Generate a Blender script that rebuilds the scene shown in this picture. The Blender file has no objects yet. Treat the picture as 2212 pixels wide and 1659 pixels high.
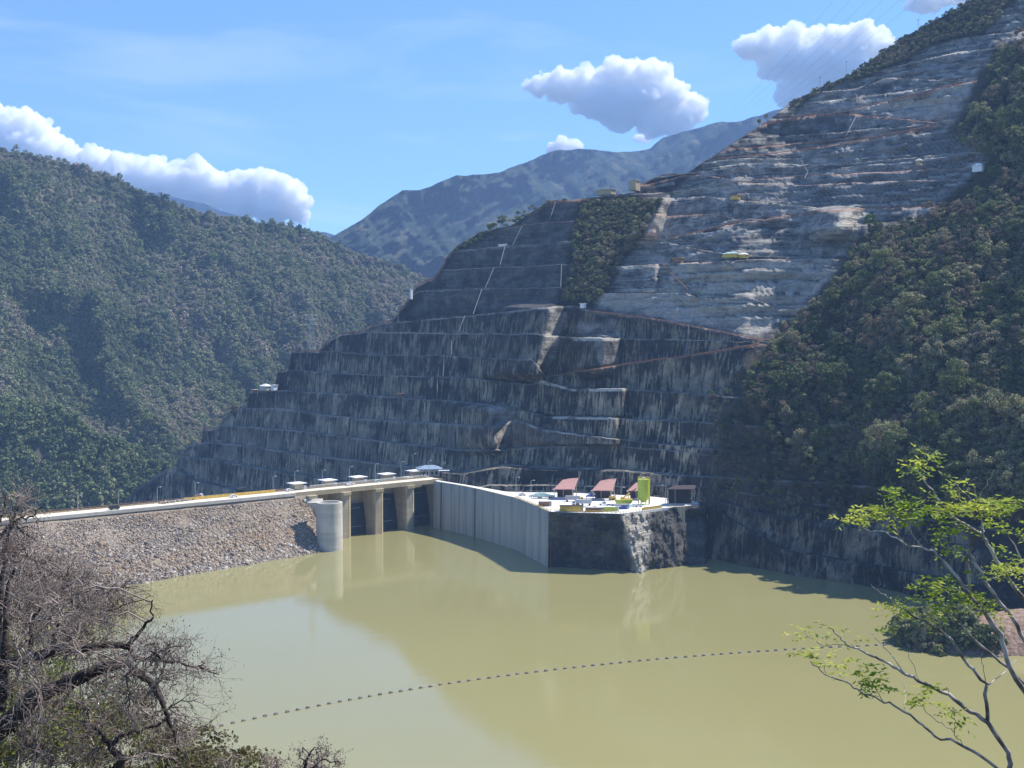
import bpy, math, random
import numpy as np
from math import radians, sin, cos, pi, tan, atan2, sqrt
random.seed(7)
SC = bpy.context.scene
COL = SC.collection
# ---------------------------------------------------------------- camera
F = 1219.0; CAMH = 120.0; PITCH = math.atan(50/F)
cam = bpy.data.cameras.new('camera'); co = bpy.data.objects.new('camera', cam); COL.objects.link(co)
cam.sensor_width = 36; cam.lens = 36*F/1024; cam.clip_start = 0.5; cam.clip_end = 60000
co.location = (0, 0, CAMH); co.rotation_euler = (pi/2-PITCH, 0, 0); SC.camera = co
# ---------------------------------------------------------------- sun, sky, exposure
SUN = np.array([18.5, 9.0, 27.0]); SUN /= np.linalg.norm(SUN)
SUN_EL = math.asin(SUN[2]); SUN_AZ = atan2(SUN[0], SUN[1])
sd = bpy.data.lights.new('sun', 'SUN'); sd.energy = 5.0; sd.angle = radians(0.53); sd.color = (1.0, 0.95, 0.87)
so = bpy.data.objects.new('sun', sd); COL.objects.link(so)
from mathutils import Vector, Matrix, Euler
so.rotation_euler = Vector(-SUN).to_track_quat('-Z', 'Y').to_euler(); so.location = (300, 100, 600)
W = bpy.data.worlds.new('World'); SC.world = W; W.use_nodes = True
nt = W.node_tree; nt.nodes.clear()
sky = nt.nodes.new('ShaderNodeTexSky'); sky.sky_type = 'NISHITA'; sky.sun_disc = False
sky.sun_elevation = SUN_EL; sky.sun_rotation = SUN_AZ; sky.altitude = 1200; sky.air_density = 1.0; sky.dust_density = 0.05; sky.ozone_density = 3.5
bg = nt.nodes.new('ShaderNodeBackground'); bg.inputs[1].default_value = 0.13
wo = nt.nodes.new('ShaderNodeOutputWorld')
# thin high cirrus wisps of the sky, by direction
tc = nt.nodes.new('ShaderNodeTexCoord'); mp = nt.nodes.new('ShaderNodeMapping'); mp.inputs['Scale'].default_value = (2.2, 1.0, 11.0); mp.inputs['Rotation'].default_value = (0, radians(-8), 0)
mp.inputs['Location'].default_value = (0.35, 0, 0.9)
nz = nt.nodes.new('ShaderNodeTexNoise'); nz.inputs['Scale'].default_value = 1.6; nz.inputs['Detail'].default_value = 7; nz.inputs['Roughness'].default_value = 0.55; nz.inputs['Distortion'].default_value = 0.6
cr = nt.nodes.new('ShaderNodeValToRGB'); cr.color_ramp.elements[0].position = 0.58; cr.color_ramp.elements[1].position = 0.95
cr.color_ramp.elements[0].color = (0, 0, 0, 1); cr.color_ramp.elements[1].color = (0.55, 0.55, 0.55, 1)
mx = nt.nodes.new('ShaderNodeMixRGB'); mx.inputs[2].default_value = (5.5, 6.0, 6.6, 1)
nt.links.new(tc.outputs['Generated'], mp.inputs[0]); nt.links.new(mp.outputs[0], nz.inputs['Vector']); nt.links.new(nz.outputs[0], cr.inputs[0])
tint = nt.nodes.new('ShaderNodeMixRGB'); tint.blend_type = 'MULTIPLY'; tint.inputs[0].default_value = 1; tint.inputs[2].default_value = (0.60, 0.79, 1.00, 1); nt.links.new(sky.outputs[0], tint.inputs[1])
nt.links.new(cr.outputs[0], mx.inputs[0]); nt.links.new(tint.outputs[0], mx.inputs[1])
nt.links.new(mx.outputs[0], bg.inputs[0]); nt.links.new(bg.outputs[0], wo.inputs[0])
SC.view_settings.view_transform = 'Standard'; SC.view_settings.look = 'None'; SC.view_settings.gamma = 1; SC.view_settings.exposure = 0.70
cy = SC.cycles if hasattr(SC, 'cycles') else None
SC.render.engine = 'CYCLES'; cy = SC.cycles
cy.max_bounces = 26; cy.diffuse_bounces = 3; cy.glossy_bounces = 3; cy.transmission_bounces = 4; cy.volume_bounces = 24; cy.transparent_max_bounces = 8
cy.use_denoising = True; cy.sample_clamp_indirect = 8
# ---------------------------------------------------------------- picture geometry -> real points
SP_, CP_ = sin(PITCH), cos(PITCH)
def ab(u, v):
    dx = (np.asarray(u, float)-512)/F; dv = (384-np.asarray(v, float))/F
    q = CP_+dv*SP_
    return dx/q, (-SP_+dv*CP_)/q
def atY(u, v, y):
    a, b = ab(u, v); return (float(a)*y, y, CAMH+float(b)*y)
def atZ(u, v, z):
    a, b = ab(u, v); y = (z-CAMH)/float(b); return (float(a)*y, y, z)
K = 1024/2212.0
def pz(pts):   # 2212-wide reading -> 1024 frame
    return [(x*K, y*K) for x, y in pts]
def full(x, y): return (x/3.9375, y/3.9375)
# ---------------------------------------------------------------- numeric noise
def _h(ix, iy, iz, s):
    n = (ix.astype(np.int64)*374761393+iy.astype(np.int64)*668265263+iz.astype(np.int64)*2147483647+s*1274126177) & 0xffffffff
    n = ((n ^ (n >> 13))*1274126177) & 0xffffffff
    return ((n ^ (n >> 16)) & 0xffffff)/float(0xffffff)
def vn(x, y, z=0, s=0):
    x = np.asarray(x, float); y = np.asarray(y, float)+0*x; z = np.asarray(z, float)+0*x
    ix, iy, iz = np.floor(x), np.floor(y), np.floor(z); fx, fy, fz = x-ix, y-iy, z-iz
    fx = fx*fx*(3-2*fx); fy = fy*fy*(3-2*fy); fz = fz*fz*(3-2*fz); r = 0
    for a in (0, 1):
        for b in (0, 1):
            for c in (0, 1):
                r = r+_h(ix+a, iy+b, iz+c, s)*(fx if a else 1-fx)*(fy if b else 1-fy)*(fz if c else 1-fz)
    return r*2-1
def fbm(x, y, z=0, o=4, s=0, g=0.5):
    r = 0; amp = 1; t = 0
    for i in range(o):
        r = r+amp*vn(np.asarray(x)*2**i, np.asarray(y)*2**i, np.asarray(z)*2**i, s+i*17); t += amp; amp *= g
    return r/t
def ss(x, a, b):
    t = np.clip((x-a)/(b-a), 0, 1); return t*t*(3-2*t)
def polymask(u, v, poly, soft=4.0):
    P = np.array(poly, float); u = np.asarray(u, float); v = np.asarray(v, float)
    ins = np.zeros(u.shape, bool); dmin = np.full(u.shape, 1e9); n = len(P)
    for i in range(n):
        x1, y1 = P[i]; x2, y2 = P[(i+1) % n]
        if y1 != y2:
            c = ((y1 > v) != (y2 > v)) & (u < (x2-x1)*(v-y1)/(y2-y1)+x1); ins ^= c
        L = (x2-x1)**2+(y2-y1)**2+1e-9; t = np.clip(((u-x1)*(x2-x1)+(v-y1)*(y2-y1))/L, 0, 1)
        dmin = np.minimum(dmin, np.hypot(u-x1-t*(x2-x1), v-y1-t*(y2-y1)))
    return ss(np.where(ins, dmin, -dmin), -soft, soft)
def interp(u, pts):
    P = np.array(sorted(pts), float); return np.interp(u, P[:, 0], P[:, 1])
# ---------------------------------------------------------------- object helpers
def link(o, parent=None):
    COL.objects.link(o)
    if parent is not None: o.parent = parent
    return o
def tag(o, label=None, cat=None, group=None, kind=None):
    if label: o['label'] = label
    if cat: o['category'] = cat
    if group: o['group'] = group
    if kind: o['kind'] = kind
    return o
def empty(name, loc, rz=0, label=None, cat=None, group=None):
    o = bpy.data.objects.new(name, None); o.location = loc; o.rotation_euler = (0, 0, rz); o.empty_display_size = 0.5
    return tag(link(o), label, cat, group)
def copy_tree(o, parent=None):
    c = o.copy(); COL.objects.link(c); c.parent = parent
    for ch in list(o.children): copy_tree(ch, c)
    return c
def npmesh(name, V, Fq, mat, parent=None, smooth=False, attrs=None):
    """V (n,3); Fq (m,3 or 4) arrays"""
    V = np.asarray(V, np.float32); Fq = np.asarray(Fq, np.int32); m = bpy.data.meshes.new(name)
    k = Fq.shape[1]; m.vertices.add(len(V)); m.vertices.foreach_set('co', V.ravel())
    m.loops.add(Fq.size); m.loops.foreach_set('vertex_index', Fq.ravel())
    m.polygons.add(len(Fq)); m.polygons.foreach_set('loop_start', np.arange(0, Fq.size, k, dtype=np.int32))
    if smooth: m.polygons.foreach_set('use_smooth', np.ones(len(Fq), bool))
    m.update(calc_edges=True)
    if attrs:
        for n, a in attrs.items():
            t = m.attributes.new(n, 'FLOAT', 'POINT'); t.data.foreach_set('value', np.asarray(a, np.float32))
    m.materials.append(mat)
    o = bpy.data.objects.new(name, m); link(o, parent); return o
def gridfaces(nr, nc, close=False):
    r = np.arange(nr-1)[:, None]; c = np.arange(nc if close else nc-1)[None, :]; c2 = (c+1) % nc
    return np.stack([r*nc+c, r*nc+c2, (r+1)*nc+c2, (r+1)*nc+c], -1).reshape(-1, 4)
class MB:
    def __init__(s): s.v = []; s.f = []
    def add(s, vs, fs):
        b = len(s.v); s.v += [tuple(p) for p in vs]; s.f += [tuple(i+b for i in f) for f in fs]; return s
    def box(s, x0, x1, y0, y1, z0, z1, M=None):
        vs = [(x, y, z) for z in (z0, z1) for x, y in ((x0, y0), (x1, y0), (x1, y1), (x0, y1))]
        if M: vs = [M(*p) for p in vs]
        return s.add(vs, [(3, 2, 1, 0), (4, 5, 6, 7), (0, 1, 5, 4), (1, 2, 6, 5), (2, 3, 7, 6), (3, 0, 4, 7)])
    def prism(s, poly, z0, z1, M=None):   # poly in plan
        n = len(poly); vs = [(x, y, z0) for x, y in poly]+[(x, y, z1) for x, y in poly]
        if M: vs = [M(*p) for p in vs]
        return s.add(vs, [tuple(range(n-1, -1, -1)), tuple(range(n, 2*n))]+[(i, (i+1) % n, n+(i+1) % n, n+i) for i in range(n)])
    def side(s, prof, y0, y1):            # profile (x,z) extruded in y
        n = len(prof); vs = [(x, y0, z) for x, z in prof]+[(x, y1, z) for x, z in prof]
        return s.add(vs, [tuple(range(n)), tuple(range(2*n-1, n-1, -1))]+[((i+1) % n, i, n+i, n+(i+1) % n) for i in range(n)])
    def cyl(s, c, r, z0, z1, n=16, r1=None):
        r1 = r if r1 is None else r1
        vs = [(c[0]+r*cos(2*pi*i/n), c[1]+r*sin(2*pi*i/n), z0) for i in range(n)]+[(c[0]+r1*cos(2*pi*i/n), c[1]+r1*sin(2*pi*i/n), z1) for i in range(n)]
        return s.add(vs, [tuple(range(n-1, -1, -1)), tuple(range(n, 2*n))]+[(i, (i+1) % n, n+(i+1) % n, n+i) for i in range(n)])
    def wheel(s, c, r, w, n=12):          # axis along y
        vs = [(c[0]+r*cos(2*pi*i/n), c[1]+q, c[2]+r*sin(2*pi*i/n)) for q in (-w/2, w/2) for i in range(n)]
        return s.add(vs, [tuple(range(n)), tuple(range(2*n-1, n-1, -1))]+[((i+1) % n, i, n+i, n+(i+1) % n) for i in range(n)])
    def tube(s, pts, rad, n=5):
        P = [Vector(p) for p in pts]
        if not hasattr(rad, '__len__'): rad = [rad]*len(P)
        vs = []; 
        for i, p in enumerate(P):
            t = (P[min(i+1, len(P)-1)]-P[max(i-1, 0)])
            if t.length < 1e-9: t = Vector((0, 0, 1))
            t.normalize(); a = t.cross(Vector((0.31, 0.17, 0.93)))
            if a.length < 0.05: a = t.cross(Vector((1, 0, 0)))
            a.normalize(); b = t.cross(a)
            for k in range(n):
                q = 2*pi*k/n; vs.append(p+(a*cos(q)+b*sin(q))*rad[i])
        fs = [(i*n+k, i*n+(k+1) % n, (i+1)*n+(k+1) % n, (i+1)*n+k) for i in range(len(P)-1) for k in range(n)]
        fs += [tuple(range(n-1, -1, -1)), tuple(range((len(P)-1)*n, len(P)*n))]
        return s.add(vs, fs)
    def build(s, name, mat, parent=None, smooth=False, bevel=0):
        m = bpy.data.meshes.new(name); m.from_pydata(s.v, [], s.f); m.update()
        if smooth: m.polygons.foreach_set('use_smooth', np.ones(len(m.polygons), bool))
        m.materials.append(mat); o = bpy.data.objects.new(name, m); link(o, parent)
        if bevel:
            b = o.modifiers.new('bevel', 'BEVEL'); b.width = bevel; b.segments = 2; b.limit_method = 'ANGLE'
        return o
# ---------------------------------------------------------------- materials
def newmat(name):
    m = bpy.data.materials.new(name); m.use_nodes = True; nt = m.node_tree
    return m, nt, nt.nodes['Principled BSDF'], nt.nodes['Material Output']
def N(nt, t, **kw):
    n = nt.nodes.new(t)
    for k, v in kw.items():
        if k.startswith('i_'): n.inputs[k[2:].replace('_', ' ')].default_value = v
        else: setattr(n, k, v)
    return n
def ramp(nt, src, stops):
    r = nt.nodes.new('ShaderNodeValToRGB'); e = r.color_ramp.elements
    while len(e) > 1: e.remove(e[-1])
    e[0].position = stops[0][0]; e[0].color = (*stops[0][1], 1) if hasattr(stops[0][1], '__len__') else (stops[0][1],)*3+(1,)
    for p, c in stops[1:]:
        q = e.new(p); q.color = (*c, 1) if hasattr(c, '__len__') else (c, c, c, 1)
    nt.links.new(src, r.inputs[0]); return r.outputs[0]
def noise(nt, scale, detail=5, vec=None, mapscale=None, rough=0.55, dist=0, rot=None):
    n = N(nt, 'ShaderNodeTexNoise'); n.inputs['Scale'].default_value = scale; n.inputs['Detail'].default_value = detail; n.inputs['Roughness'].default_value = rough; n.inputs['Distortion'].default_value = dist
    if vec is None:
        g = nt.nodes.new('ShaderNodeNewGeometry'); vec = g.outputs['Position']
    if mapscale or rot:
        if rot is not None:
            m0 = nt.nodes.new('ShaderNodeMapping'); m0.inputs['Rotation'].default_value = rot; nt.links.new(vec, m0.inputs[0]); vec = m0.outputs[0]
        if mapscale:
            m1 = nt.nodes.new('ShaderNodeMapping'); m1.inputs['Scale'].default_value = mapscale; nt.links.new(vec, m1.inputs[0]); vec = m1.outputs[0]
    nt.links.new(vec, n.inputs['Vector']); return n.outputs[0]
def mix(nt, f, a, b, mode='MIX'):
    m = nt.nodes.new('ShaderNodeMixRGB'); m.blend_type = mode
    for i, x in enumerate((f, a, b)):
        if isinstance(x, (int, float)): m.inputs[i].default_value = x if i == 0 else (x, x, x, 1)
        elif isinstance(x, tuple): m.inputs[i].default_value = (*x, 1)
        else: nt.links.new(x, m.inputs[i])
    return m.outputs[0]
def mth(nt, op, a, b=0.0, clamp=False):
    m = nt.nodes.new('ShaderNodeMath'); m.operation = op; m.use_clamp = clamp
    for i, x in enumerate((a, b)):
        if isinstance(x, (int, float)): m.inputs[i].default_value = x
        else: nt.links.new(x, m.inputs[i])
    return m.outputs[0]
def attr(nt, name):
    a = nt.nodes.new('ShaderNodeAttribute'); a.attribute_name = name; return a.outputs['Fac']
def bump(nt, bs, h, strength, dist):
    b = nt.nodes.new('ShaderNodeBump'); b.inputs['Strength'].default_value = strength; b.inputs['Distance'].default_value = dist
    nt.links.new(h, b.inputs['Height']); nt.links.new(b.outputs[0], bs.inputs['Normal'])
def simple(name, col, rough=0.7, var=0.15, scale=0.6, metal=0.0, bmp=0.0):
    m, nt, bs, _ = newmat(name)
    n = noise(nt, scale, 5)
    c = mix(nt, ramp(nt, n, [(0.3, 0), (0.7, 1)]), tuple(x*(1-var) for x in col), tuple(min(1, x*(1+var)) for x in col))
    nt.links.new(c, bs.inputs['Base Color']); bs.inputs['Roughness'].default_value = rough; bs.inputs['Metallic'].default_value = metal
    if bmp: bump(nt, bs, noise(nt, scale*4, 4), 0.5, bmp)
    return m
def concrete(name, col, stain=0.5):
    m, nt, bs, _ = newmat(name)
    n1 = noise(nt, 0.12, 5); st = noise(nt, 1.0, 4, mapscale=(0.5, 0.5, 0.035)); bl = noise(nt, 1.0, 2, mapscale=(0.02, 0.02, 0.45))
    c = mix(nt, ramp(nt, n1, [(0.3, 0), (0.7, 1)]), tuple(x*0.82 for x in col), tuple(min(1, x*1.1) for x in col))
    c = mix(nt, mth(nt, 'MULTIPLY', ramp(nt, st, [(0.48, 0), (0.7, 1)]), stain), c, tuple(x*0.45 for x in col))
    c = mix(nt, mth(nt, 'MULTIPLY', ramp(nt, bl, [(0.5, 0), (0.54, 1)]), 0.28), c, tuple(x*0.6 for x in col))
    nt.links.new(c, bs.inputs['Base Color']); bs.inputs['Roughness'].default_value = 0.85
    bump(nt, bs, noise(nt, 0.8, 6), 0.4, 0.15); return m
def leafmat(name, cols, spread=0.05, trans=0.25, big=0.006):
    """foliage: colour varies from tree to tree and along the slope"""
    m, nt, bs, out = newmat(name)
    oi = nt.nodes.new('ShaderNodeObjectInfo')
    big_n = noise(nt, big, 3); fine = noise(nt, 0.35, 3)
    f = mth(nt, 'ADD', mth(nt, 'MULTIPLY', oi.outputs['Random'], 0.36), mth(nt, 'MULTIPLY', big_n, 1.3)); f = mth(nt, 'SUBTRACT', f, 0.34)
    f = mth(nt, 'ADD', f, mth(nt, 'MULTIPLY', mth(nt, 'SUBTRACT', fine, 0.5), 0.35), True)
    n = len(cols); c = ramp(nt, f, [(0.15+0.7*i/(n-1), cols[i]) for i in range(n)])
    nt.links.new(c, bs.inputs['Base Color']); bs.inputs['Roughness'].default_value = 0.65; bs.inputs['Specular IOR Level'].default_value = 0.25
    tr = nt.nodes.new('ShaderNodeBsdfTranslucent'); nt.links.new(c, tr.inputs[0])
    ms = nt.nodes.new('ShaderNodeMixShader'); ms.inputs[0].default_value = trans
    nt.links.new(bs.outputs[0], ms.inputs[1]); nt.links.new(tr.outputs[0], ms.inputs[2]); nt.links.new(ms.outputs[0], out.inputs[0])
    return m
M = {}; HAZE = 0.82e-4
M['conc'] = concrete('weathered_concrete', (0.50, 0.42, 0.30))
M['conc_pale'] = concrete('pale_concrete', (0.56, 0.53, 0.46), 0.3)
M['conc_tan'] = concrete('tan_concrete', (0.46, 0.38, 0.24), 0.25)
M['road'] = simple('road_gravel', (0.66, 0.60, 0.48), 0.95, 0.08, 0.15)
M['yard'] = simple('yard_slab', (0.72, 0.70, 0.66), 0.9, 0.10, 0.12)
M['white'] = simple('white_paint', (0.80, 0.80, 0.78), 0.5, 0.05)
M['grey'] = simple('grey_metal', (0.30, 0.31, 0.33), 0.5, 0.1)
M['galv'] = simple('galvanised_steel', (0.42, 0.44, 0.46), 0.5, 0.1)
M['black'] = simple('black_steel', (0.025, 0.027, 0.032), 0.55, 0.25)
M['gate'] = simple('dark_gate_steel', (0.028, 0.033, 0.045), 0.5, 0.4, 0.3)
M['tyre'] = simple('tyre_rubber', (0.02, 0.02, 0.02), 0.9, 0.2)
M['glass'] = simple('dark_glass', (0.02, 0.03, 0.04), 0.1, 0.1)
M['yellow'] = simple('yellow_paint', (0.62, 0.42, 0.06), 0.6, 0.15)
M['orange'] = simple('orange_mesh', (0.24, 0.115, 0.065), 0.8, 0.3)
M['lime'] = simple('lime_paint', (0.42, 0.50, 0.04), 0.45, 0.12)
M['pink'] = simple('faded_red_sheet', (0.40, 0.21, 0.18), 0.7, 0.12, 0.8)
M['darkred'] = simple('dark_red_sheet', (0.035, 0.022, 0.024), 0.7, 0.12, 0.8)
M['blue'] = simple('blue_tarp', (0.05, 0.09, 0.28), 0.7, 0.12)
M['bluegrey'] = simple('blue_grey_sheet', (0.22, 0.29, 0.38), 0.5, 0.12)
M['teal'] = simple('pale_teal_paint', (0.40, 0.55, 0.52), 0.5, 0.1)
M['brown'] = simple('rusty_brown', (0.22, 0.12, 0.06), 0.8, 0.3)
M['pipe'] = simple('pale_pipe', (0.17, 0.175, 0.18), 0.6, 0.2)
M['cable'] = simple('cable_steel', (0.10, 0.11, 0.13), 0.5, 0.1)
M['bark'] = simple('dark_bark', (0.045, 0.035, 0.030), 0.95, 0.5, 9, 0, 0.02)
M['trunk'] = simple('slope_trunk', (0.13, 0.105, 0.08), 0.95, 0.4, 0.8)
# ================================================================ the excavated hill
NX, NY_ = 0.714, 0.700
def g_of(z, u=500.0):
    k = ss(u, 575, 665); k2 = ss(u, 730, 800)*0.35
    return np.interp(z, [-200, 27, 130, 700], [-150, 0, 77, 77+0.83*570])+np.maximum(z-130, 0)*0.30*k+np.clip(z-50, 0, 80)*k2
def Sdepth(u, v):
    a, b = ab(u, v); lo = np.full(np.shape(a), 250.0); hi = np.full(np.shape(a), 4000.0)
    for _ in range(40):
        mid = (lo+hi)/2; f = (a*NX+NY_)*mid-535.5-g_of(CAMH+b*mid, np.asarray(u, float)); lo = np.where(f < 0, mid, lo); hi = np.where(f < 0, hi, mid)
    return (lo+hi)/2
def ripple(u, v):
    """recesses and spurs of the hill (metres along the line of sight)"""
    d = np.zeros(np.shape(u))
    def fold(left, right, depth, tail, v0, v1):
        xl = np.interp(v, [p[0]*K for p in left], [p[1]*K for p in left]); xr = np.interp(v, [p[0]*K for p in right], [p[1]*K for p in right])
        k = ss(u, xl-tail*K, xl)*(1-ss((u-xl)/np.maximum(xr-xl, 1.0), 0, 1)); return -depth*k*ss(v, v0*K-6, v0*K+2)*(1-ss(v, v1*K-8, v1*K+4))
    d = d+fold([(660, 1185), (740, 1163), (825, 1150)], [(660, 1228), (740, 1208), (790, 1182), (825, 1162)], 40, 150, 662, 822)
    d = d+fold([(875, 1055), (930, 1062), (985, 1075)], [(875, 1122), (930, 1102), (985, 1086)], 30, 110, 880, 978)
    d = d+fold([(430, 1240), (560, 1212), (660, 1195)], [(430, 1262), (560, 1240), (660, 1220)], 7, 50, 432, 655)
    d = d+fold([(720, 1300), (820, 1290)], [(720, 1345), (820, 1335)], 22, 80, 728, 815)
    d = d+fold([(455, 1800), (520, 1800)], [(455, 1870), (520, 1850)], 30, 90, 455, 520)
    d = d+fold([(428, 1432), (520, 1385)], [(428, 1450), (520, 1440)], 24, 60, 428, 522)
    veg = polymask(u, v, pz([(2140, 100), (2050, 280), (2130, 340), (1990, 470), (1860, 500), (1740, 670), (1590, 810), (1640, 930), (1750, 1040), (2000, 1090), (2800, 1100), (2800, 0)]), 12)
    d = d-veg*(9+20*fbm(u*0.017+v*0.012, v*0.009, 0, 3, 5)+13*np.abs(fbm(u*0.045, v*0.022, 0, 3, 6)))
    d = d-7*fbm(u*0.02, v*0.008, 0, 3, 31)*ss(u, 660, 720)
    d = d-np.interp(u, [425, 445, 480, 520, 560, 600, 660, 700], [0, 52, 47, 27, 10, 7, 5, 0])*ss(v-interp(u, pz(LINES[4][0])), 0.2, 2.2)*(1-ss(v, 500, 512))
    return d
SIL = pz([(255, 1090), (284, 1060), (355, 1012), (374, 1010), (386, 981), (404, 959), (429, 955), (437, 924), (470, 920), (483, 895), (508, 880), (533, 873), (540, 843), (592, 838), (600, 797), (623, 795), (630, 757), (690, 755), (705, 735), (740, 717), (785, 712), (800, 700), (850, 690), (885, 640), (900, 615), (935, 600), (950, 583), (965, 555), (990, 530), (1040, 500), (1100, 490), (1170, 445), (1195, 433), (1263, 429), (1370, 417), (1380, 398), (1430, 377), (1480, 374), (1500, 362), (1560, 322), (1610, 290), (1670, 250), (1700, 225), (1745, 200), (1800, 175), (1850, 150), (1890, 118), (1930, 92), (2000, 50), (2060, 18), (2100, -8), (2212, -70), (2500, -230), (2900, -420)])
LINES = [  # (traced bench edge, weight of the sunlight painted pale on its lip, rust)
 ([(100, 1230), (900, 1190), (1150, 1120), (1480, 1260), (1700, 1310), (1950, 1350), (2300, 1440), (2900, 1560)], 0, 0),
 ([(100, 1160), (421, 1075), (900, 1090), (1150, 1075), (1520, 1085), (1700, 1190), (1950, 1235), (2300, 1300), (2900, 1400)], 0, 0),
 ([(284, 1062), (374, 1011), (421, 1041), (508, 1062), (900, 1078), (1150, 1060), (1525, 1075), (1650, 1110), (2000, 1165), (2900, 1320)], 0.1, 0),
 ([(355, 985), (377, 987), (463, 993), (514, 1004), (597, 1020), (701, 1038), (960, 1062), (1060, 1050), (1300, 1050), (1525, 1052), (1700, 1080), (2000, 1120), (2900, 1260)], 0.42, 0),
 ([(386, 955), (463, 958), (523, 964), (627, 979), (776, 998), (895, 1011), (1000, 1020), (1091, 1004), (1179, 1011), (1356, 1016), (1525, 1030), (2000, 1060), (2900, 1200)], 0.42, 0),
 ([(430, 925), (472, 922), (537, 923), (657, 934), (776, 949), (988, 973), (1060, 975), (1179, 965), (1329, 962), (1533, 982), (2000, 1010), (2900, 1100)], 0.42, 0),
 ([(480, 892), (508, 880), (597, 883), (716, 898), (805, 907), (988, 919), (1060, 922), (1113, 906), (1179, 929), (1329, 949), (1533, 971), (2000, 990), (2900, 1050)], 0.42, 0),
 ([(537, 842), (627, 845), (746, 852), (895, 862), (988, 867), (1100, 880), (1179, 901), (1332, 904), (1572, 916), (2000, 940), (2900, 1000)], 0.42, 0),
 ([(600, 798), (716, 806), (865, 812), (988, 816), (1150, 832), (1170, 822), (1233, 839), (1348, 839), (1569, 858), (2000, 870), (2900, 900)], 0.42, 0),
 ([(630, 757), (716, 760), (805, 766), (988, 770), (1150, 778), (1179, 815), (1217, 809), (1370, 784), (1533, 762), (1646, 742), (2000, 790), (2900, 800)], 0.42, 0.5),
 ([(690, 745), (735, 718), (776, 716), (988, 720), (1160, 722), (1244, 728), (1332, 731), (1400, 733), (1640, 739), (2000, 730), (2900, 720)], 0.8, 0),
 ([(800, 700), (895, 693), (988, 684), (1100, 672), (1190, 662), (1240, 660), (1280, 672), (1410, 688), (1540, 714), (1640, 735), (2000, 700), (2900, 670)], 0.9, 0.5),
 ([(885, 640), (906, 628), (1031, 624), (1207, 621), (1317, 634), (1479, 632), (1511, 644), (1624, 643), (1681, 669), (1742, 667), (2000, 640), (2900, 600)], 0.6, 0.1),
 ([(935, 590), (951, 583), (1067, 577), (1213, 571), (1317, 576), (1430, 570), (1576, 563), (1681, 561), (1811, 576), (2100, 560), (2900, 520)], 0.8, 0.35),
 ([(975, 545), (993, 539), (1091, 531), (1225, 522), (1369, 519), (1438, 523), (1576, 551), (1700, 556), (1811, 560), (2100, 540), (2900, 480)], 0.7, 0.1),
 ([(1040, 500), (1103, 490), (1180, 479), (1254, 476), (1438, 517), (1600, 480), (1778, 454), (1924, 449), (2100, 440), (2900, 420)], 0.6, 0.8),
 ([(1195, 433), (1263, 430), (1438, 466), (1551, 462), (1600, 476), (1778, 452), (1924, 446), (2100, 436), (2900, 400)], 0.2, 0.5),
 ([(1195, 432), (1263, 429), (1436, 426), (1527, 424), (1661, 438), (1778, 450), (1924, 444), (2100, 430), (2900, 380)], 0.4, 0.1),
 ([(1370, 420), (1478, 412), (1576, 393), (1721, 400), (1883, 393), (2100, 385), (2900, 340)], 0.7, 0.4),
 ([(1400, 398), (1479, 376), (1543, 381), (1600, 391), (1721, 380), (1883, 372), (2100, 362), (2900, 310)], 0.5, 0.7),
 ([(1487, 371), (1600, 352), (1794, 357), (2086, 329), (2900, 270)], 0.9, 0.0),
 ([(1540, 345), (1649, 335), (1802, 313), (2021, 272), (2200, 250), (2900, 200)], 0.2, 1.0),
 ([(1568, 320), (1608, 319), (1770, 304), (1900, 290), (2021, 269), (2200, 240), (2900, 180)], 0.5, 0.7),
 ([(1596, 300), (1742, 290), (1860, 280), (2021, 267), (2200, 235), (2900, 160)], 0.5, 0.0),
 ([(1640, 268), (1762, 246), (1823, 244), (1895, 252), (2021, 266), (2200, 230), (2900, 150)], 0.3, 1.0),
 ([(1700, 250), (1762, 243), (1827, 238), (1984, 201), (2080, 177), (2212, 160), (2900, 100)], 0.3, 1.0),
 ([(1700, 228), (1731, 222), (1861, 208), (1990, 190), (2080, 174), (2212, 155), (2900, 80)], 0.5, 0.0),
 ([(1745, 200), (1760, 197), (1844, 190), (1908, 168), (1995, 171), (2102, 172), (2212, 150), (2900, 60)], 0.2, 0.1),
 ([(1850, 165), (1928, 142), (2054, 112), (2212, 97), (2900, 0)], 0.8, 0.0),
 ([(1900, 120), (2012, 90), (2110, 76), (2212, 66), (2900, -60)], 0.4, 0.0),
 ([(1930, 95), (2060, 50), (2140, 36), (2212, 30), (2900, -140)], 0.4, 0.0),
 ([(2060, 20), (2150, 5), (2212, 0), (2900, -230)], 0.4, 0.0),
]
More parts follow.
